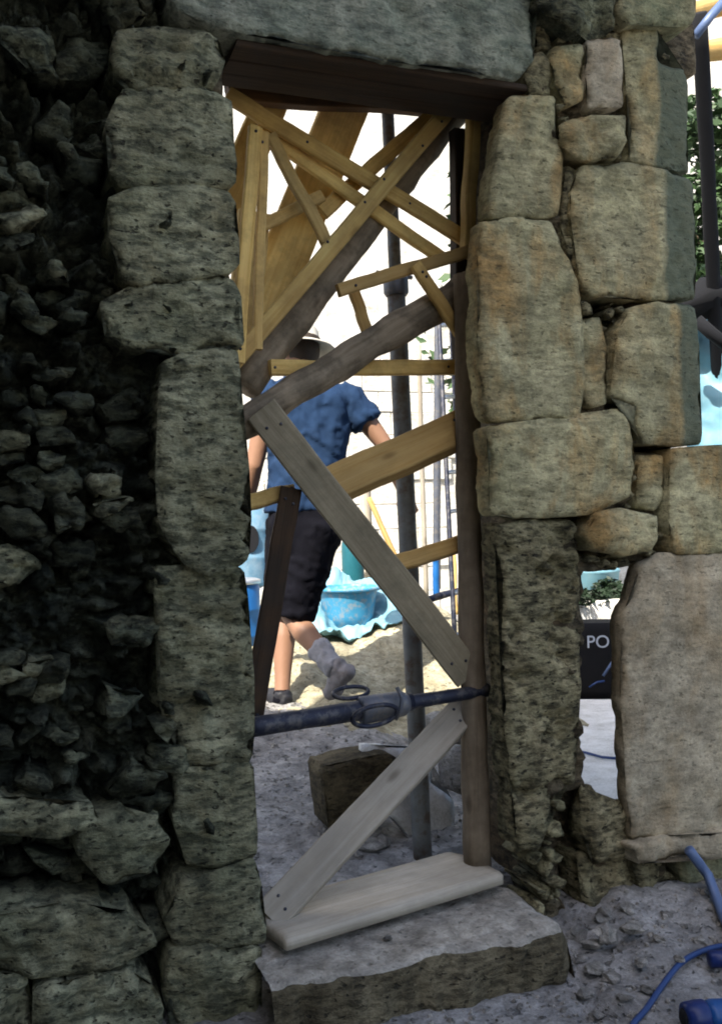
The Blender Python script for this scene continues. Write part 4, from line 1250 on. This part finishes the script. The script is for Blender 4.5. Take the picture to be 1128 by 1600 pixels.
ff = [(j * (nu + 1) + i, j * (nu + 1) + i + 1, (j + 1) * (nu + 1) + i + 1, (j + 1) * (nu + 1) + i) for j in range(nv) for i in range(nu)]
o = link('hanging_tarp', mesh('tarp', vv, ff), M['tarp'])
o.modifiers.new('thick', 'SOLIDIFY').thickness = 0.004
settop(o, 'pale blue tarp hanging behind the right end of the wall', 'tarp')
bm = bmesh.new(); tube_bm(bm, [D(1062, 488, 4.85), D(1100, 470, 4.8), D(1180, 455, 4.85), D(1300, 470, 4.9), D(1500, 486, 5.0)], [.05, .09, .11, .08, .05], 16, 0.05, 3)
bmesh.ops.recalc_face_normals(bm, faces=bm.faces)
o = link('black_sheet', from_bm('black_sheet', bm), M['black'])
settop(o, 'rolled black plastic sheet on top of the pale blue tarp', 'sheet')
o = tube('dark_strap', [D(1088, 500, 4.7), D(1110, 520, 4.68), D(1150, 552, 4.7)], 0.03, 'black', None, 8)
settop(o, 'dark strap crossing the hanging blue tarp', 'strap')

# ------------------------------------------------------------------ foreground: pipe, cable, tool
a = W(1076, 1328, -0.10)
o = tube('bent_pipe', [a, a.lerp(onground(1106, 1392) + Vector((0, 0, 0.045)), 0.5), onground(1106, 1392) + Vector((0, 0, 0.045)), onground(1130, 1445) + Vector((0, 0, 0.022)), onground(1160, 1500) + Vector((0, 0, 0.016)), onground(1230, 1560) + Vector((0, 0, 0.016))], 0.0145, 'hose', None, 14)
settop(o, 'grey-blue pipe leaning on the ledge at the lower right edge', 'pipe')
pp = [(960, 1660), (985, 1612), (1010, 1582), (1035, 1545), (1062, 1512), (1092, 1494), (1128, 1484), (1170, 1482)]
P_ = [onground(x, y) + Vector((0, 0, 0.010)) for x, y in pp]
fine = []
for i in range(len(P_) - 1):
    p0, p1, p2, p3 = P_[max(0, i - 1)], P_[i], P_[i + 1], P_[min(len(P_) - 1, i + 2)]
    for k in range(6):
        u = k / 6
        fine.append(0.5 * ((2 * p1) + (p2 - p0) * u + (2 * p0 - 5 * p1 + 4 * p2 - p3) * u * u + (3 * p1 - p0 - 3 * p2 + p3) * u ** 3))
o = tube('blue_cable', fine, 0.0075, 'cable', None, 10)
settop(o, 'dark blue cable curving over the floor at the lower right corner', 'cable')
pl = onground(1120, 1512) + Vector((0, 0, 0.022))
plug = thing('cable_plug', 'dark navy plug beside the cable at the right edge', 'plug', pl)
d2 = RT0
tube('housing', [pl - d2 * 0.022, pl - d2 * 0.018, pl + d2 * 0.03, pl + d2 * 0.05], [0.016, 0.021, 0.021, 0.014], 'navy', plug, 16)
tube('cable_gland', [pl + d2 * 0.05, pl + d2 * 0.075], [0.010, 0.007], 'black', plug, 10)
tl = onground(1100, 1612) + Vector((0, 0, 0.036))
tool = thing('power_tool', 'navy and bright blue power tool lying at the bottom right corner', 'power tool', tl)
dx_ = (RT0 * 0.9 + Vector((FW.x, FW.y, 0)) * 0.15).normalized()
tube('motor_housing', [tl - dx_ * 0.050, tl - dx_ * 0.046, tl - dx_ * 0.02, tl, tl + dx_ * 0.004], [0.024, 0.033, 0.036, 0.036, 0.033], 'navy', tool, 24)
tube('end_cap', [tl - dx_ * 0.056, tl - dx_ * 0.05], [0.012, 0.022], 'black', tool, 20)
tube('grip', [tl + dx_ * 0.004, tl + dx_ * 0.02, tl + dx_ * 0.08, tl + dx_ * 0.15, tl + dx_ * 0.18], [0.030, 0.034, 0.030, 0.026, 0.02], 'toolblue', tool, 24)

# ------------------------------------------------------------------ the worker
def loft_bm(bm, rings, n=28):
    rows = []
    for (c, hx, hy, tx) in rings:
        X_ = (RT0 + Vector((0, 0, tx))).normalized(); Y_ = Vector((FW.x, FW.y, 0))
        row = []
        for j in range(n):
            an = 6.28318 * j / n
            ca, sa = math.cos(an), math.sin(an)
            k = 1 / (abs(ca) ** 2.6 + abs(sa) ** 2.6) ** (1 / 2.6)
            row.append(bm.verts.new(c + X_ * hx * ca * k + Y_ * hy * sa * k))
        rows.append(row)
    for i in range(len(rows) - 1):
        for j in range(n):
            bm.faces.new((rows[i][j], rows[i][(j + 1) % n], rows[i + 1][(j + 1) % n], rows[i + 1][j]))
    bm.faces.new(rows[0][::-1]); bm.faces.new(rows[-1])

def fuse(name, bm, vox, mat, parent, smooth=6, wrinkle=0.0):
    bmesh.ops.recalc_face_normals(bm, faces=bm.faces)
    me = from_bm(name, bm)
    o = bpy.data.objects.new('tmp', me); col.objects.link(o)
    r = o.modifiers.new('r', 'REMESH'); r.mode = 'VOXEL'; r.voxel_size = vox
    s_ = o.modifiers.new('s', 'SMOOTH'); s_.iterations = smooth; s_.factor = 0.5
    dg = bpy.context.evaluated_depsgraph_get()
    m2 = bpy.data.meshes.new_from_object(o.evaluated_get(dg))
    bpy.data.objects.remove(o)
    if wrinkle:
        for v in m2.vertices:
            q = v.co
            fold = abs(fr(Vector((q.x * 9 + q.z * 7, q.y * 9, q.z * 5 - q.x * 4)), 3))
            v.co = q + v.normal * wrinkle * (0.7 * fr(Vector((q.x * 14, q.y * 14, q.z * 7))) + 1.0 - 3.2 * min(0.35, fold))
    return link(name, m2, M[mat], parent)

dp = 4.62
def Jt(px, py, d=0.0): return D(px, py, dp + d)
S_ = dp / F
foot0 = onground(440, 1108)
wk = thing('person', 'worker in blue t-shirt, black shorts and pale brimmed hat striding away beyond the doorway', 'person', foot0)
neck, headc = Jt(466, 582, 0.06), Jt(470, 553, 0.13)
shL, shR = Jt(420, 618, 0.0), Jt(545, 622, 0.02)
elL, wrL = Jt(398, 728, -0.02), Jt(378, 812, 0.10)
elR, wrR = Jt(600, 694, 0.0), Jt(630, 768, 0.10)
hipL, hipR = Jt(456, 812, 0.03), Jt(496, 815, -0.03)
knL, anL = Jt(445, 958, 0.18), Jt(441, 1086, 0.06)
knR, anR = Jt(458, 966, -0.02), Jt(520, 1040, -0.22)
bm = bmesh.new()
loft_bm(bm, [(Jt(478, 835), 0.13, 0.10, 0), (Jt(478, 800), 0.155, 0.115, 0), (Jt(480, 740), 0.145, 0.10, 0), (Jt(482, 680), 0.165, 0.11, 0), (Jt(482, 630), 0.17, 0.10, 0), (Jt(476, 605, .03), 0.12, 0.075, 0)])
tube_bm(bm, [Jt(474, 610, .03), neck, headc], [0.062, 0.055, 0.055], 16)
bmesh.ops.create_icosphere(bm, subdivisions=3, radius=1.0, matrix=Matrix.Translation(headc) @ Matrix.Diagonal((0.078, 0.098, 0.115, 1)))
fwd = (Vector((FW.x, FW.y, 0)) * 0.8 - RT0 * 0.6).normalized()          # the way he walks
tube_bm(bm, [headc + fwd * 0.09 + Vector((0, 0, 0.01)), headc + fwd * 0.118 + Vector((0, 0, -0.018)), headc + fwd * 0.09 + Vector((0, 0, -0.03))], [0.008, 0.016, 0.012], 10)   # nose
sd_ = Vector((fwd.y, -fwd.x, 0))
for s_ in (-1, 1):
    tube_bm(bm, [headc + sd_ * s_ * 0.074 + Vector((0, 0, 0.02)), headc + sd_ * s_ * 0.086 - fwd * 0.008, headc + sd_ * s_ * 0.074 + Vector((0, 0, -0.03))], [0.012, 0.016, 0.010], 10)
def limb(pts, rad): tube_bm(bm, pts, rad, 18)
limb([shL, shL.lerp(elL, .5), elL, elL.lerp(wrL, .35), wrL], [0.056, 0.050, 0.040, 0.041, 0.027])
limb([shR, shR.lerp(elR, .5), elR, elR.lerp(wrR, .35), wrR], [0.056, 0.050, 0.040, 0.041, 0.027])
limb([hipL, hipL.lerp(knL, .5), knL, knL.lerp(anL, .3), anL.lerp(knL, .25), anL], [0.092, 0.078, 0.056, 0.057, 0.040, 0.036])
limb([hipR, hipR.lerp(knR, .5), knR, knR.lerp(anR, .3), anR.lerp(knR, .25), anR], [0.092, 0.078, 0.056, 0.057, 0.040, 0.036])
def hand(w0, e0, inward):
    ax = (w0 - e0).normalized()
    sx = (inward - ax * inward.dot(ax)).normalized(); nn = ax.cross(sx)
    tube_bm(bm, [w0 - ax * 0.01, w0 + ax * 0.035, w0 + ax * 0.085], [0.024, 0.034, 0.036], 14)
    for k, ln in enumerate((0.068, 0.078, 0.074, 0.058)):
        o_ = w0 + ax * 0.08 + sx * (0.027 - 0.018 * k)
        tube_bm(bm, [o_, o_ + ax * ln * .5 + nn * 0.006, o_ + ax * ln * .8 + nn * 0.024, o_ + ax * ln * .86 + nn * 0.040], [0.0105, 0.0095, 0.009, 0.007], 8)
    o_ = w0 + ax * 0.03 + sx * 0.026
    tube_bm(bm, [o_, o_ + sx * 0.022 + ax * 0.022, o_ + sx * 0.026 + ax * 0.05 + nn * 0.012], [0.013, 0.0115, 0.008], 8)
hand(wrL, elL, RT0); hand(wrR, elR, -RT0)
fuse('body', bm, 0.0085, 'skin', wk, 4)
bm = bmesh.new()
loft_bm(bm, [(Jt(474, 800), 0.178, 0.135, 0), (Jt(476, 760), 0.170, 0.128, 0), (Jt(480, 710), 0.178, 0.128, 0), (Jt(482, 660), 0.195, 0.132, 0), (Jt(482, 622), 0.200, 0.118, 0), (Jt(478, 600, .02), 0.155, 0.090, 0), (Jt(472, 588, .05), 0.080, 0.070, 0)])
tube_bm(bm, [shL + RT0 * 0.04, shL + Vector((0, 0, -0.01)), shL.lerp(elL, .38)], [0.085, 0.080, 0.075], 18)
tube_bm(bm, [shR - RT0 * 0.04, shR + Vector((0, 0, -0.01)), shR.lerp(elR, .55)], [0.088, 0.082, 0.076], 18)
fuse('shirt', bm, 0.011, 'shirt', wk, 5, 0.010)
bm = bmesh.new()
loft_bm(bm, [(Jt(478, 860), 0.15, 0.125, 0), (Jt(478, 820), 0.172, 0.138, 0), (Jt(477, 770), 0.160, 0.122, 0)])
tube_bm(bm, [hipL, hipL.lerp(knL, .5), knL.lerp(hipL, .04)], [0.120, 0.108, 0.092], 20)
tube_bm(bm, [hipR, hipR.lerp(knR, .5), knR.lerp(hipR, .02)], [0.122, 0.110, 0.094], 20)
fuse('shorts', bm, 0.012, 'shorts', wk, 4, 0.010)
def foot(an, toe, heel, mat, sockm, hi):
    bm = bmesh.new()
    mid_ = heel.lerp(toe, .5)
    ax = (toe - heel).normalized()
    tube_bm(bm, [heel - ax * .012, heel + ax * .02, mid_ + (an - mid_) * 0.22, toe - ax * .05, toe, toe + ax * .015], [0.026, 0.040, 0.045, 0.042, 0.032, 0.014], 18)
    tube_bm(bm, [an.lerp(heel, .55), an, an + hi], [0.043, 0.044, 0.046], 16)
    fuse('shoe', bm, 0.009, mat, wk, 4, 0.004)
upL = (knL - anL).normalized(); upR = (knR - anR).normalized()
bm = bmesh.new(); tube_bm(bm, [anR - upR * .03, anR + upR * .05, anR + upR * .115, anR + upR * .125], [0.047, 0.048, 0.054, 0.046], 18); fuse('sock', bm, 0.009, 'sock', wk, 3, 0.010)
bm = bmesh.new(); tube_bm(bm, [anL - upL * .04, anL + upL * .005, anL + upL * .02], [0.042, 0.043, 0.040], 18); fuse('sock', bm, 0.009, 'shorts', wk, 3, 0.003)
heelL = onground(452, 1110) + Vector((0, 0, 0.035)); heelL = Vector((anL.x, anL.y, heelL.z)) - fwd * 0.04
foot(anL, heelL + fwd * 0.20, heelL, 'shoe', None, upL * 0.01)
toeR = Jt(514, 1086, -0.16); heelR = Jt(546, 1046, -0.27)
foot(anR, toeR, heelR, 'boot', None, upR * 0.06)
# hat and hair
rot = Matrix.Rotation(R(-10), 3, sd_) @ Matrix.Rotation(R(8), 3, fwd)
hp = headc + Vector((0, 0, 0.035))
hat = lathe('hat', [(0.0, 0.105), (0.05, 0.104), (0.078, 0.094), (0.088, 0.07), (0.096, 0.018), (0.100, 0.008), (0.150, -0.012), (0.172, -0.026), (0.172, -0.031), (0.150, -0.018), (0.098, 0.0), (0.086, 0.012), (0.08, 0.06), (0.0, 0.09)], 'hat', wk, hp, 40, rot, 0.006)
lathe('hat_band', [(0.0975, 0.012), (0.1000, 0.012), (0.0955, 0.036), (0.093, 0.036)], 'hair', hat, hp, 40, rot)
hat.children[0].matrix_parent_inverse = hat.matrix_world.inverted()
bm = bmesh.new(); bmesh.ops.create_icosphere(bm, subdivisions=3, radius=1.0, matrix=Matrix.Translation(headc - fwd * 0.014 + Vector((0, 0, 0.012))) @ Matrix.Diagonal((0.083, 0.098, 0.112, 1)))
for v in list(bm.verts):
    if v.co.z < headc.z - 0.055 or (v.co - headc).dot(fwd) > 0.05: bm.verts.remove(v)
link('hair', from_bm('hair', bm), M['hair'], wk)
